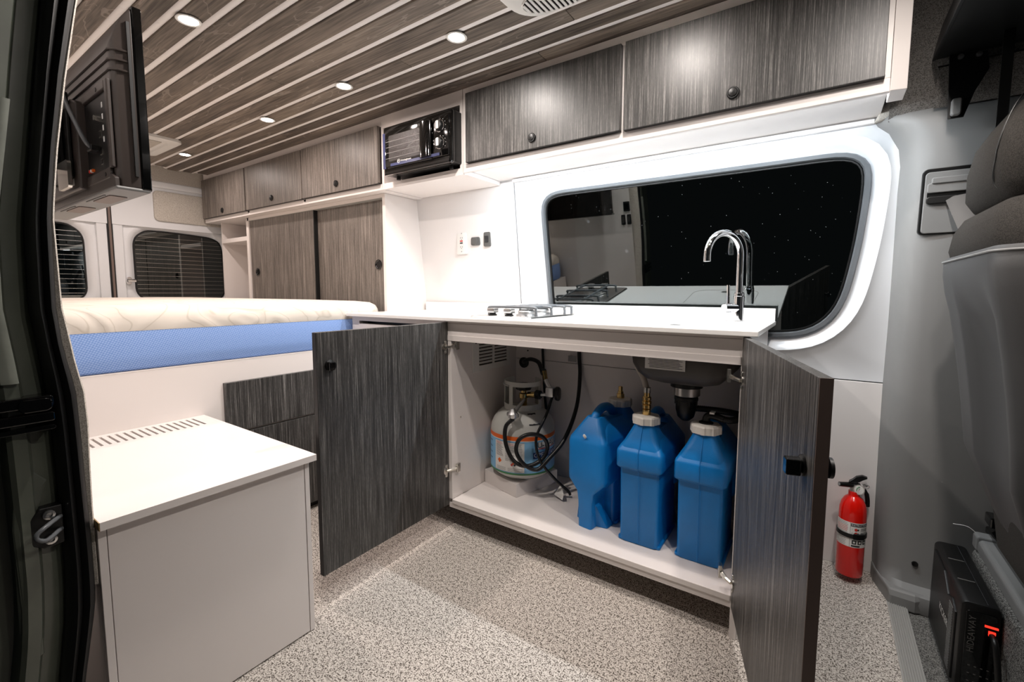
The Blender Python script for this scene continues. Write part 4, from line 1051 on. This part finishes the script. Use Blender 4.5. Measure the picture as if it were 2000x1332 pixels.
mk('elbow_base', G().lathe([(.022, .5785), (.022, .582), (.013, .587)], (-.293, 1.538, 0), 20), BLACK, eh, smooth=30)
mk('hose', ribbed([(-.25, 1.542, .598), (-.225, 1.55, .595), (-.205, 1.58, .597), (-.198, 1.63, .61), (-.2, 1.66, .63)], .0115), BLACK, eh, smooth=60)
mk('clip', G().box(-.282, -.268, 1.527, 1.55, .612, .618), LABELW, eh)

# ================================================================== FIRE EXTINGUISHER
ex, ey, ez, er = .12, 1.912, .026, .0495
fe = thing('fire_extinguisher', 'red fire extinguisher with black lever standing against the white wall', 'fire extinguisher', (ex, ey, ez))
mk('cylinder', G().lathe([(.001, ez+.006), (.04, ez+.003), (er-.002, ez), (er, ez+.006), (er, ez+.235), (er*.97, ez+.255), (er*.86, ez+.275), (er*.66, ez+.292), (er*.45, ez+.3), (.02, ez+.303), (.02, ez+.318), (.001, ez+.318)], (ex, ey, 0), 40), RED, fe, smooth=50)
B0 = math.atan2(-ey, -ex)
def ep(t, z, r): a = B0+t; return (ex+r*math.cos(a), ey+r*math.sin(a), z)
def esh(z0, z1, t0, t1, r, n=24): return G().loft([[ep(math.radians(t0+(t1-t0)*k/n), z, r) for k in range(n+1)] for z in (z0, z1)], cap=False, closed=False)
lab = mk('label', esh(ez+.118, ez+.212, -82, 88, er+.0006, 40), LABELW, fe, smooth=60)
for i in range(15):
    z = ez+.206-i*.006
    if .15 < z-ez < .165: continue
    mk('printed_line', esh(z, z+.0016, -70, -10-random.random()*12, er+.001, 10), REDINK if 2 <= i <= 5 else INKL, lab)
mk('title_bar', esh(ez+.198, ez+.209, -3, 82, er+.001, 16), INK, lab)
mk('lettering', text('INSTRUCTIONS', .0095).map(lambda x, y, q: ep(math.radians(38)+x/er, ez+.2035+y, er+.0014)), WPRINT, lab)
for i, z in enumerate((ez+.187, ez+.172)):
    mk('pictogram', text('%d' % (i+1), .009).map(lambda x, y, q: ep(math.radians(3)+x/er, z+y, er+.0012)), INK, lab)
    mk('pictogram', G().lathe([(.0055, 0), (.001, .0002)], n=14).map(lambda x, y, q: ep(math.radians(18)+x/er, z+y, er+.0012)), REDINK, lab)
    mk('pictogram', G().lathe([(.0035, 0), (.001, .0002)], n=14).map(lambda x, y, q: ep(math.radians(27)+x/er, z+y, er+.0012)), INK, lab)
    for k in range(3): mk('printed_line', esh(z+.004-k*.004, z+.0055-k*.004, 38, 78, er+.001, 8), INK, lab)
for k in range(3):
    mk('class_square', esh(ez+.131, ez+.146, 4+k*24, 22+k*24, er+.001, 6), INK, lab)
    mk('class_mark', esh(ez+.135, ez+.142, 9+k*24, 17+k*24, er+.0013, 6), LABELW, lab)
mk('maker_bar', esh(ez+.121, ez+.127, 2, 38, er+.001, 8), INK, lab)
mk('panel_rule', esh(ez+.118, ez+.212, -5, -4, er+.001, 3), INK, lab)
st = mk('strap', G().loft([[ep(math.radians(-180+360*k/48), z, r) for k in range(48)] for z, r in ((ez+.153, er+.001), (ez+.153, er+.004), (ez+.168, er+.004), (ez+.168, er+.001))], cap=False), BLACK, fe, smooth=40)
mk('strap_buckle', G().loft([[ep(math.radians(t), z, r) for t in (8, 30, 52)] for z, r in ((ez+.150, er+.004), (ez+.152, er+.008), (ez+.171, er+.008), (ez+.173, er+.004))], cap=False, closed=False), BLACK, st, smooth=30)
rx = Vector((.824, .5666, 0)); fx_ = Vector((ex, ey, 0)).normalized(); Z = Vector((0, 0, 1))
def E(a, b, c): return Vector((ex, ey, ez))+rx*a+fx_*b+Z*c
mk('head', G().tube([E(0, 0, .314), E(0, 0, .322), E(0, 0, .345)], [.0165, .0165, .014], 16), STEEL, fe, smooth=30)
mk('nozzle', G().tube([E(.012, 0, .34), E(-.02, 0, .342), E(-.066, 0, .345)], [.011, .010, .0085], 14), BLACK, fe, smooth=40)
mk('nozzle_bore', G().tube([E(-.0655, 0, .345), E(-.0668, 0, .3451)], [.006, .006], 12), INKL, fe)
lever = [(-.026, .352), (-.012, .348), (.02, .353), (.035, .36), (.055, .366), (.05, .372), (.03, .378), (.005, .375), (-.012, .364), (-.026, .358)]
mk('lever', G().loft([[E(a, b, c) for a, c in lever] for b in (-.011, -.007, .007, .011)]), BLACK, fe, bevel=.003, smooth=40)
mk('grip', G().loft([[E(a, b, c) for a, c in [(.008, .335), (.03, .345), (.045, .347), (.058, .338), (.055, .334), (.04, .341), (.02, .333)]] for b in (-.008, .008)]), STEEL, fe, bevel=.001)
mk('gauge', G().tube([E(.021, -.006, .331), E(.021, -.03, .331)], [.019, .019], 28), CHROME, fe, smooth=40)
mk('gauge_face', G().tube([E(.021, -.03, .331), E(.021, -.0308, .331)], [.0155, .0155], 24), LABELW, fe)
mk('gauge_arc', G().tube([E(.021+.011*math.cos(t), -.0312, .331+.011*math.sin(t)) for t in [math.radians(200-22*k) for k in range(11)]], .0014, 5), GREEN, fe)
mk('gauge_needle', G().tube([E(.021, -.0314, .331), E(.026, -.0314, .339)], .001, 5), INK, fe)
mk('pin_ring', G().tube([E(.052+.012*math.cos(t), -.008, .335+.007*math.sin(t)) for t in [2*math.pi*k/18 for k in range(18)]], .0012, 5, True), STEEL, fe, smooth=60)
mk('hose_tail', G().tube(bez([E(.036, .004, .33), E(.052, .006, .31), E(.06, .008, .28), E(.062, .01, .255)], 5), [.006]*6+[.0085]*10, 8), BLACK, fe, smooth=60)
mk('wall_bracket', G().loft([[E(a, .046+b, c) for a, b in ((-.02, 0), (.056, 0), (.056, .012), (-.02, .012))] for c in (.0, .29)]), LABELW, fe)

fe.scale = (.80, .80, .92)
# ================================================================== CAB: SUBWOOFER, SEAT, SHELF
sb = thing('subwoofer', 'flat black subwoofer box standing on edge behind the driver seat', 'speaker', (.35, 1.66, -.012))
sx0, sx1, sy0, sy1, sz0, sz1 = .316, .388, 1.492, 1.822, -.011, .25
mk('case', G().rbox(sx0, sx1, sy0, sy1, sz0, sz1, .014, 'y', e=.006), BLACK, sb, smooth=40)
mk('case_seam', G().rbox(sx0+.0, sx1+.0006, sy0-.0004, sy1+.0004, sz1-.06, sz1+.0006, .014, 'y').map(lambda x, y, z: (x, y, z)) if False else G().box(sx0+.047, sx0+.0485, sy0+.005, sy1-.005, sz1-.0006, sz1+.0008), INK, sb)
for y in (1.60, 1.71): mk('case_rib', G().box(sx0+.012, sx0+.045, y-.002, y+.002, sz1-.001, sz1+.0015), GREYP, sb)
# side face towards the van interior: badge panel and ribbed vents
side = mk('side_panel', G().prism([(1.52, .02), (1.52, .2), (1.56, .215), (1.6, .2), (1.66, .235), (1.79, .235), (1.79, .03)], 'x', sx0-.004, sx0+.002), BLACK, sb, bevel=.002)
for i in range(24):
    z = .03+i*.0072
    mk('vent_rib', G().box(sx0-.0055, sx0-.004, 1.535, 1.572, z, z+.004), GREYP, side)
mk('lettering', text('KICKER', .028).map(frame_map((sx0-.0055, 1.625, .125), (0, 0, -1), (0, -1, 0)) if False else frame_map((sx0-.0055, 1.62, .13), (0, -1, 0), (0, 0, 1))), LABELW, side)
# end face towards the doorway
ctl = mk('control_panel', G().rbox(sx0+.01, sx1-.008, sy0-.003, sy0+.002, .0, sz1-.02, .006, 'y'), GLOSSB, sb, bevel=.001)
mk('lettering', text('HIDEAWAY', .018).map(frame_map((sx0+.022, sy0-.0036, .172), (0, 0, 1), (-1, 0, 0))), GREYP, ctl)
mk('status_light', G().box(sx0+.043, sx0+.066, sy0-.005, sy0-.003, .2, .2045), LED_ON, ctl)
mk('status_socket', G().box(sx0+.05, sx0+.062, sy0-.006, sy0-.003, .181, .192), LED_ON, ctl)
for i in range(5):
    for k in range(4):
        mk('panel_mark', G().box(sx0+.02+i*.011, sx0+.024+i*.011, sy0-.0036, sy0-.003, .03+k*.02, .032+k*.02), GREYP, ctl)
cbl = thing('power_cable', 'black cable plugged in below the red light of the subwoofer', 'cable', (.37, 1.48, .18))
mk('cable', G().tube(bez([(sx0+.056, sy0-.006, .184), (sx0+.057, sy0-.03, .175), (sx0+.06, sy0-.05, .12), (sx0+.063, sy0-.065, .05), (sx0+.066, sy0-.08, -.004)], 6), .006, 10), BLACK, cbl, smooth=60)

pd = thing('seat_pedestal', 'grey carpeted seat pedestal with pale trim rail beside the subwoofer', 'seat base', (.5, 1.5, 0))
mk('carpet_box', G().box(.392, .8, 1.16, 1.8, -.012, .262), PILE, pd, bevel=.012)
mk('trim_rail', G().loft([[(.398, y, .262), (.398, y, .292), (.405, y, .3), (.43, y, .3), (.43, y, .262)] for y in (1.0, 1.3, 1.6, 1.79)]), PILLAR, pd, bevel=.004)
mk('rail_end', G().rbox(.394, .436, 1.77, 1.81, .262, .308, .008, 'y', e=.004), PILLAR, pd)
mk('seat_plate', G().loft([[(.425, y, .3), (.425, y, .318), (.47, y, .335), (.8, y, .34), (.8, y, .3)] for y in (1.0, 1.84)]), GLOSSB, pd, bevel=.003)
mk('side_rail', G().box(.42, .8, 1.78, 1.835, .335, .365), GLOSSB, pd, bevel=.004)
mk('rail_bolt', G().cyl((.42, 1.42, .308), (.424, 1.42, .308), .008, n=12), STEEL, pd)
mk('cable_loop', G().tube(bez([(.45, 1.3, .335), (.44, 1.28, .36), (.45, 1.25, .365), (.47, 1.25, .34)], 4), .004, 6), GASKET, pd, smooth=60)
mk('loose_thread', G().tube(bez([(.4, 1.8, .305), (.38, 1.805, .318), (.35, 1.806, .317)], 4), .001, 4), LABELW, pd)

se = thing('driver_seat', 'dark grey cloth driver seat with moulded plastic back, headrest up', 'seat', (.45, 1.4, .3))
def ssec(z, xr, xf, y0, y1, r, n=6): return [(x, y, z) for x, y in rrect(xr, xf, y0, y1, r, n)]
# cloth bolster
mk('backrest', G().loft([ssec(.40, .37, .5, 1.2, 1.55, .05), ssec(.6, .345, .5, 1.15, 1.58, .06), ssec(.85, .325, .49, 1.13, 1.6, .06), ssec(1.0, .31, .48, 1.125, 1.61, .06), ssec(1.05, .262, .48, 1.125, 1.61, .07), ssec(1.1, .248, .47, 1.13, 1.612, .07), ssec(1.14, .252, .46, 1.145, 1.6, .07), ssec(1.17, .266, .45, 1.175, 1.575, .065), ssec(1.185, .29, .43, 1.22, 1.53, .05)]), SEATF, se, smooth=70)
# moulded shell over the back
sh = []
for z, x, y0, y1, dep in ((.40, .395, 1.33, 1.40, .0), (.45, .37, 1.26, 1.47, .004), (.52, .342, 1.19, 1.53, .012), (.58, .322, 1.16, 1.57, .02), (.63, .306, 1.145, 1.6, .028), (.72, .296, 1.13, 1.606, .034), (.8, .286, 1.125, 1.61, .036), (.88, .274, 1.122, 1.612, .034), (.95, .262, 1.12, 1.614, .022), (1.0, .25, 1.12, 1.615, .004), (1.04, .244, 1.12, 1.615, 0), (1.075, .243, 1.123, 1.613, 0), (1.085, .25, 1.127, 1.61, 0)):
    w_ = y1-y0; row = []
    for t in [k/28 for k in range(29)]:
        y = y0+w_*t
        edge = max(0, abs(t-.5)*2-.80)/.20
        pock = max(0, 1-((t-.42)/.26)**4)
        row.append((x+.05*edge**2+dep*pock, y, z))
    sh.append(row)
mk('back_shell', G().loft(sh, cap=False, closed=False), SHELL, se, smooth=70)
mk('seat_side', G().prism([(.41, .372), (.55, .372), (.55, .6), (.44, .55)], 'y', 1.15, 1.58), BLACK, se, bevel=.02)
mk('headrest', G().loft([ssec(1.172, .30, .40, 1.24, 1.5, .035), ssec(1.182, .277, .42, 1.21, 1.53, .045), ssec(1.21, .262, .43, 1.195, 1.552, .06), ssec(1.27, .262, .43, 1.195, 1.555, .06), ssec(1.32, .27, .428, 1.205, 1.545, .06), ssec(1.355, .288, .42, 1.235, 1.515, .055), ssec(1.39, .312, .41, 1.27, 1.48, .045), ssec(1.402, .34, .39, 1.31, 1.44, .02)]), SEATF, se, smooth=70)
mk('headrest_piping', G().tube(bez([(.30, 1.27, 1.178), (.263, 1.275, 1.21), (.261, 1.275, 1.27), (.27, 1.28, 1.32), (.289, 1.295, 1.37), (.325, 1.33, 1.418)], 6), .0014, 6), BLACK, se, smooth=60)
mk('shell_lip', G().tube([(a[0]-.001, a[1], a[2]) for a in sh[-2]], .0025, 6), PILLAR, se, smooth=60)
sbt = thing('seat_belt', 'black seat belt webbing running from the pillar adjuster behind seat', 'seat belt', (.27, 1.72, 1.2))
mk('webbing', G().loft([[(.262, 1.738, 1.262), (.318, 1.728, 1.27), (.318, 1.73, 1.272), (.262, 1.74, 1.264)], [(.292, 1.70, 1.16), (.345, 1.69, 1.165), (.345, 1.692, 1.167), (.292, 1.702, 1.162)], [(.31, 1.69, 1.02), (.362, 1.68, 1.02), (.362, 1.682, 1.022), (.31, 1.692, 1.022)]]), BLACK, sbt)
mk('guide', G().rbox(.224, .33, 1.735, 1.75, 1.248, 1.268, .008, 'y', e=.002), BLACK, sbt)

os_ = thing('overhead_shelf', 'black overhead shelf hung above the driver seat', 'shelf', (.5, 1.2, 1.63))
mk('tray', G().box(.212, .9, .5, 1.70, 1.624, 1.63), BLACK, os_, bevel=.002)
mk('rear_lip', G().prism([(.208, 1.622), (.216, 1.622), (.228, 1.70), (.22, 1.70)], 'y', .5, 1.70), BLACK, os_, bevel=.001)
mk('side_lip', G().box(.216, .9, 1.692, 1.70, 1.63, 1.70), BLACK, os_)
br = mk('bracket', G().prism([(.24, 1.623), (.312, 1.615), (.318, 1.57), (.295, 1.52), (.277, 1.458), (.246, 1.458)], 'y', 1.68, 1.684), BLACK, os_, bevel=.001)
for x, z in ((.262, 1.612), (.296, 1.609)): mk('bolt', G().lathe([(.007, 1.68), (.006, 1.676), (.001, 1.675)], (x, 0, z), 14, 'y'), STEEL, br, smooth=40)
mk('coat_hook', G().rbox(.25, .27, 1.665, 1.682, 1.463, 1.505, .006, 'y', e=.003), PILLAR, br)
pst = thing('belt_strap', 'blurred black strap hanging down from the overhead shelf', 'strap', (.33, 1.62, 1.4))
mk('strap', G().box(.322, .342, 1.60, 1.604, 1.30, 1.624), BLACK, pst)

# ================================================================== TELEVISION ON ITS WALL ARM
tv = thing('television', 'black flat television seen from behind, mounted by the doorway', 'television', (-1.66, .36, 1.235))
tx0, tx1, ty, tz0, tz1 = -2.10, -1.345, .425, 1.238, 1.655
mk('bezel', G().rbox(tx0, tx1, ty-.014, ty+.004, tz0, tz1, .006, 'y', e=.002), GLOSSB, tv)
mk('screen', G().box(tx0+.015, tx1-.015, ty+.0042, ty+.005, tz0+.03, tz1-.015), GLOSSB, tv)
# thick back cover, rounded off towards its top
R = []
for ins, top, y in ((.003, .006, ty-.014), (.004, .012, ty-.02), (.008, .03, ty-.032), (.012, .06, ty-.045), (.018, .085, ty-.053), (.03, .1, ty-.056)):
    R.append([(x, y, z) for x, z in ((tx0+ins, tz0+.003), (tx1-ins, tz0+.003), (tx1-ins, tz1-top), (tx0+ins, tz1-top))])
mk('back_cover', G().loft(R), TVB, tv, bevel=.005, smooth=40)
yb = ty-.056
for i in range(3):
    z = 1.548-i*.022
    mk('cover_rib', G().tube([(tx1-.004, ty-.02, z), (tx1-.009, ty-.045, z), (tx1-.022, yb-.001, z), (tx1-.04, yb-.001, z), (tx0+.05, yb-.001, z)], .003, 6), TVB, tv, smooth=50)
mk('end_groove', G().box(tx1-.006, tx1-.0005, ty-.026, ty-.02, tz0+.03, tz1-.04), BLACK, tv)
# electronics hump with recessed port bay
mk('electronics_hump', G().loft([[(x, y, z) for x, z in ((-2.0, tz0+.02), (-1.56, tz0+.02), (-1.56, 1.47), (-1.6, 1.485), (-1.96, 1.485), (-2.0, 1.46))] for y in (yb+.004, yb-.022)]), TVB, tv, bevel=.004)
mk('port_bezel', G().box(-1.383, -1.366, yb-.009, yb, 1.285, 1.483).box(-1.555, -1.383, yb-.009, yb, 1.462, 1.483).box(-1.555, -1.383, yb-.009, yb, 1.262, 1.288), TVB, tv, bevel=.003)
pb_ = mk('port_panel', G().box(-1.555, -1.383, yb-.004, yb+.002, 1.288, 1.462), BLACK, tv)
mk('port', G().cyl((-1.45, yb-.004, 1.41), (-1.45, yb-.014, 1.41), .006, n=14), NICKEL, pb_)
for z, h_ in ((1.365, .016), (1.325, .014), (1.302, .014)):
    mk('port', G().box(-1.452, -1.436, yb-.0055, yb-.004, z, z+h_), NICKEL, pb_)
    mk('port_hole', G().box(-1.45, -1.438, yb-.0062, yb-.0055, z+.002, z+h_-.002), BLACK, pb_)
for i in range(4): mk('port_label', G().box(-1.424, -1.418, yb-.005, yb-.004, 1.43-i*.026, 1.442-i*.026), WPRINT, pb_)
for i in range(3): mk('port', G().cyl((-1.535+i*.012, yb-.004, 1.298), (-1.535+i*.012, yb-.009, 1.298), .004, n=10), (REDINK, LABELW, ORANGE)[i], pb_)
for (x, z) in ((-1.44, 1.4725), (-1.41, 1.274)):
    mk('screw_hole', G().cyl((x, yb-.010, z), (x, yb-.008, z), .005, n=12), BLACK, tv)
mk('screw_hole', G().cyl((tx1-.028, yb-.001, 1.262), (tx1-.028, yb+.001, 1.262), .005, n=12), BLACK, tv)
mk('lower_step', G().prism([(-1.99, 1.24), (tx1-.012, 1.24), (tx1-.012, 1.262), (tx1-.045, 1.278), (-1.56, 1.278), (-1.6, 1.268), (-1.99, 1.268)], 'y', yb-.008, yb+.002), TVB, tv, bevel=.002)
mk('bottom_chin', G().box(tx0+.01, tx1-.002, yb-.008, ty+.002, tz0-.004, tz0+.004), PILLAR, tv, bevel=.003)
for x in (-1.52, -1.78):
    mk('speaker_grille', G().rbox(x-.07, x+.07, ty-.05, ty-.014, tz0-.006, tz0-.003, .008, 'z'), BRWN, tv)
    mk('speaker_slot', G().box(x-.09, x+.06, yb-.002, yb+.001, tz0-.0055, tz0-.003), BLACK, tv)
mk('white_label', G().box(-1.66, -1.61, yb-.0235, yb-.022, 1.272, 1.288), LABELW, tv)
ar = thing('tv_mount', 'black steel television bracket bolted behind the set', 'bracket', (-1.75, .27, 1.4))
mk('plate', G().box(-1.80, -1.60, .338, .3455, 1.29, 1.50), BLACK, ar, bevel=.002)
mk('tilt_bracket', G().box(-1.70, -1.63, .305, .338, 1.31, 1.49), GLOSSB, ar, bevel=.004)
mk('arm', G().box(-1.98, -1.66, .27, .305, 1.36, 1.44), GLOSSB, ar, bevel=.004)
mk('wall_plate', G().box(-2.02, -1.92, yp(1.4)+.02, .272, 1.28, 1.52), GLOSSB, ar, bevel=.003)
mk('end_plate', G().rbox(-1.68, -1.585, .33, .338, 1.262, 1.33, .008, 'y'), NICKEL, ar)
mk('end_plate', G().rbox(-1.68, -1.61, .33, .338, 1.46, 1.52, .008, 'y'), NICKEL, ar)
for z in (1.345, 1.33): mk('bolt', G().cyl((-1.64, .305, z), (-1.64, .295, z), .011, n=6), STEEL, ar)
tvc = thing('tv_cable', 'grey cable looping from the mount into the television ports', 'cable', (-1.6, .3, 1.5))
mk('cable', G().tube(bez([(-1.75, .31, 1.535), (-1.69, .316, 1.542), (-1.62, .32, 1.53), (-1.55, .32, 1.49), (-1.49, .32, 1.43), (-1.455, .325, 1.385), (-1.45, .335, 1.355), (-1.455, .345, 1.343), (-1.462, .358, 1.34)], 6), .0045, 8), GASKET, tvc, smooth=60)
mk('plug', G().box(-1.478, -1.447, .345, .362, 1.333, 1.347), BLACK, tvc, bevel=.002)
mk('cable_tie', G().rbox(-1.665, -1.645, .308, .33, 1.53, 1.55, .004, 'x'), BLACK, tvc)

# ================================================================== CEILING FITTINGS
pos = [(-1.071, 1.225, 4.5, 'round lit ceiling puck light nearest the white roof vent'), (-1.70, 1.23, 3, 'second round lit puck light from the roof vent along the window side'),
       (-2.333, 1.238, 2.2, 'third round lit puck light from the roof vent, above the wardrobe'), (-3.323, 1.239, 2.2, 'rearmost round lit puck light beside the square hatch'),
       (-1.706, .668, 3, 'round lit puck light beside the television top'), (-.44, 1.23, 5, 'round lit puck light in front of the roof vent, window side'),
       (-2.333, .668, 2, 'round lit puck light hidden past the television'), (-3.323, .668, 2, 'rearmost round lit puck light on the door side'),
       (-1.071, .668, 6.5, 'round lit puck light above the doorway'), (-.44, .668, 13, 'round lit puck light above the door opening, level with the sink'),
       (.14, .668, 3, 'added out-of-view puck light, foremost on the door side'), (.14, 1.0, 6, 'added out-of-view puck light brightening the cab pillar')]  # both front pucks are added, unseen fill for the pillar and wall
for i, (x, y, pw, lb_) in enumerate(pos):
    p = thing('puck_light', lb_, 'light', (x, y, 1.85+cz(x)), 0, 'ceiling puck lights')
    mk('trim_ring', G().lathe([(.026, 1.8495), (.034, 1.849), (.036, 1.8465), (.034, 1.845), (.028, 1.8455), (.026, 1.847)], (x, y, cz(x)), 32), LABELW, p, smooth=40)
    mk('lens', G().lathe([(.0275, 1.8485), (.026, 1.8462), (.001, 1.8458)], (x, y, cz(x)), 28), LENS, p, smooth=40)
    warm = (1.0, .85, .78) if x < -1.5 else (1.0, .92, .86)
    area('puck_lamp', (x, y, 1.844+cz(x)), PUCK_W*pw, warm, .05, p, spread=170)

ac = thing('roof_vent', 'white rounded roof air unit with slatted grille on the ceiling', 'roof vent', (-.5, .93, 1.85))
R = []
for ins, z in ((0, 1.866), (0, 1.835), (.006, 1.818), (.02, 1.805), (.05, 1.797), (.1, 1.794)):
    R.append([(x, y, z) for x, y in rrect(-.80+ins, -.22-ins, .62+ins, 1.225-ins, .09-ins*.4, 7)])
mk('shroud', G().loft(R), LABELW, ac, smooth=60)
gx, gy = -.63, 1.135
mk('grille_rim', G().tube([(gx+.11*math.cos(t), gy+.052*math.sin(t), 1.7955) for t in [2*math.pi*k/40 for k in range(40)]], .003, 6, True), LABELW, ac, smooth=60)
mk('grille_back', G().lathe([(1, 0), (.001, .0001)], n=36).map(lambda x, y, z: (gx+.108*x, gy+.05*y, 1.7945)), GREYP, ac)
for k in range(15):
    x = gx-.1+k*.0143; hh = .05*math.sqrt(max(0, 1-((x-gx)/.108)**2))
    mk('grille_slat', G().box(x-.004, x+.004, gy-hh, gy+hh, 1.7915, 1.7945), LABELW, ac)
rv = thing('roof_hatch', 'white square roof hatch frame over the rear of the bed', 'roof hatch', (-3.27, .93, 1.85))
mk('frame', G().loft([[(x, y, z) for x, y in rrect(-3.48+i, -3.05-i, .72+i, 1.135-i, .04, 5)] for i, z in ((0, 1.852), (0, 1.838), (.008, 1.832), (.05, 1.832), (.055, 1.842), (.09, 1.845))]), LABELW, rv, smooth=30)
mk('screen', G().box(-3.40, -3.13, .80, 1.055, 1.836, 1.8445), FABRIC, rv)
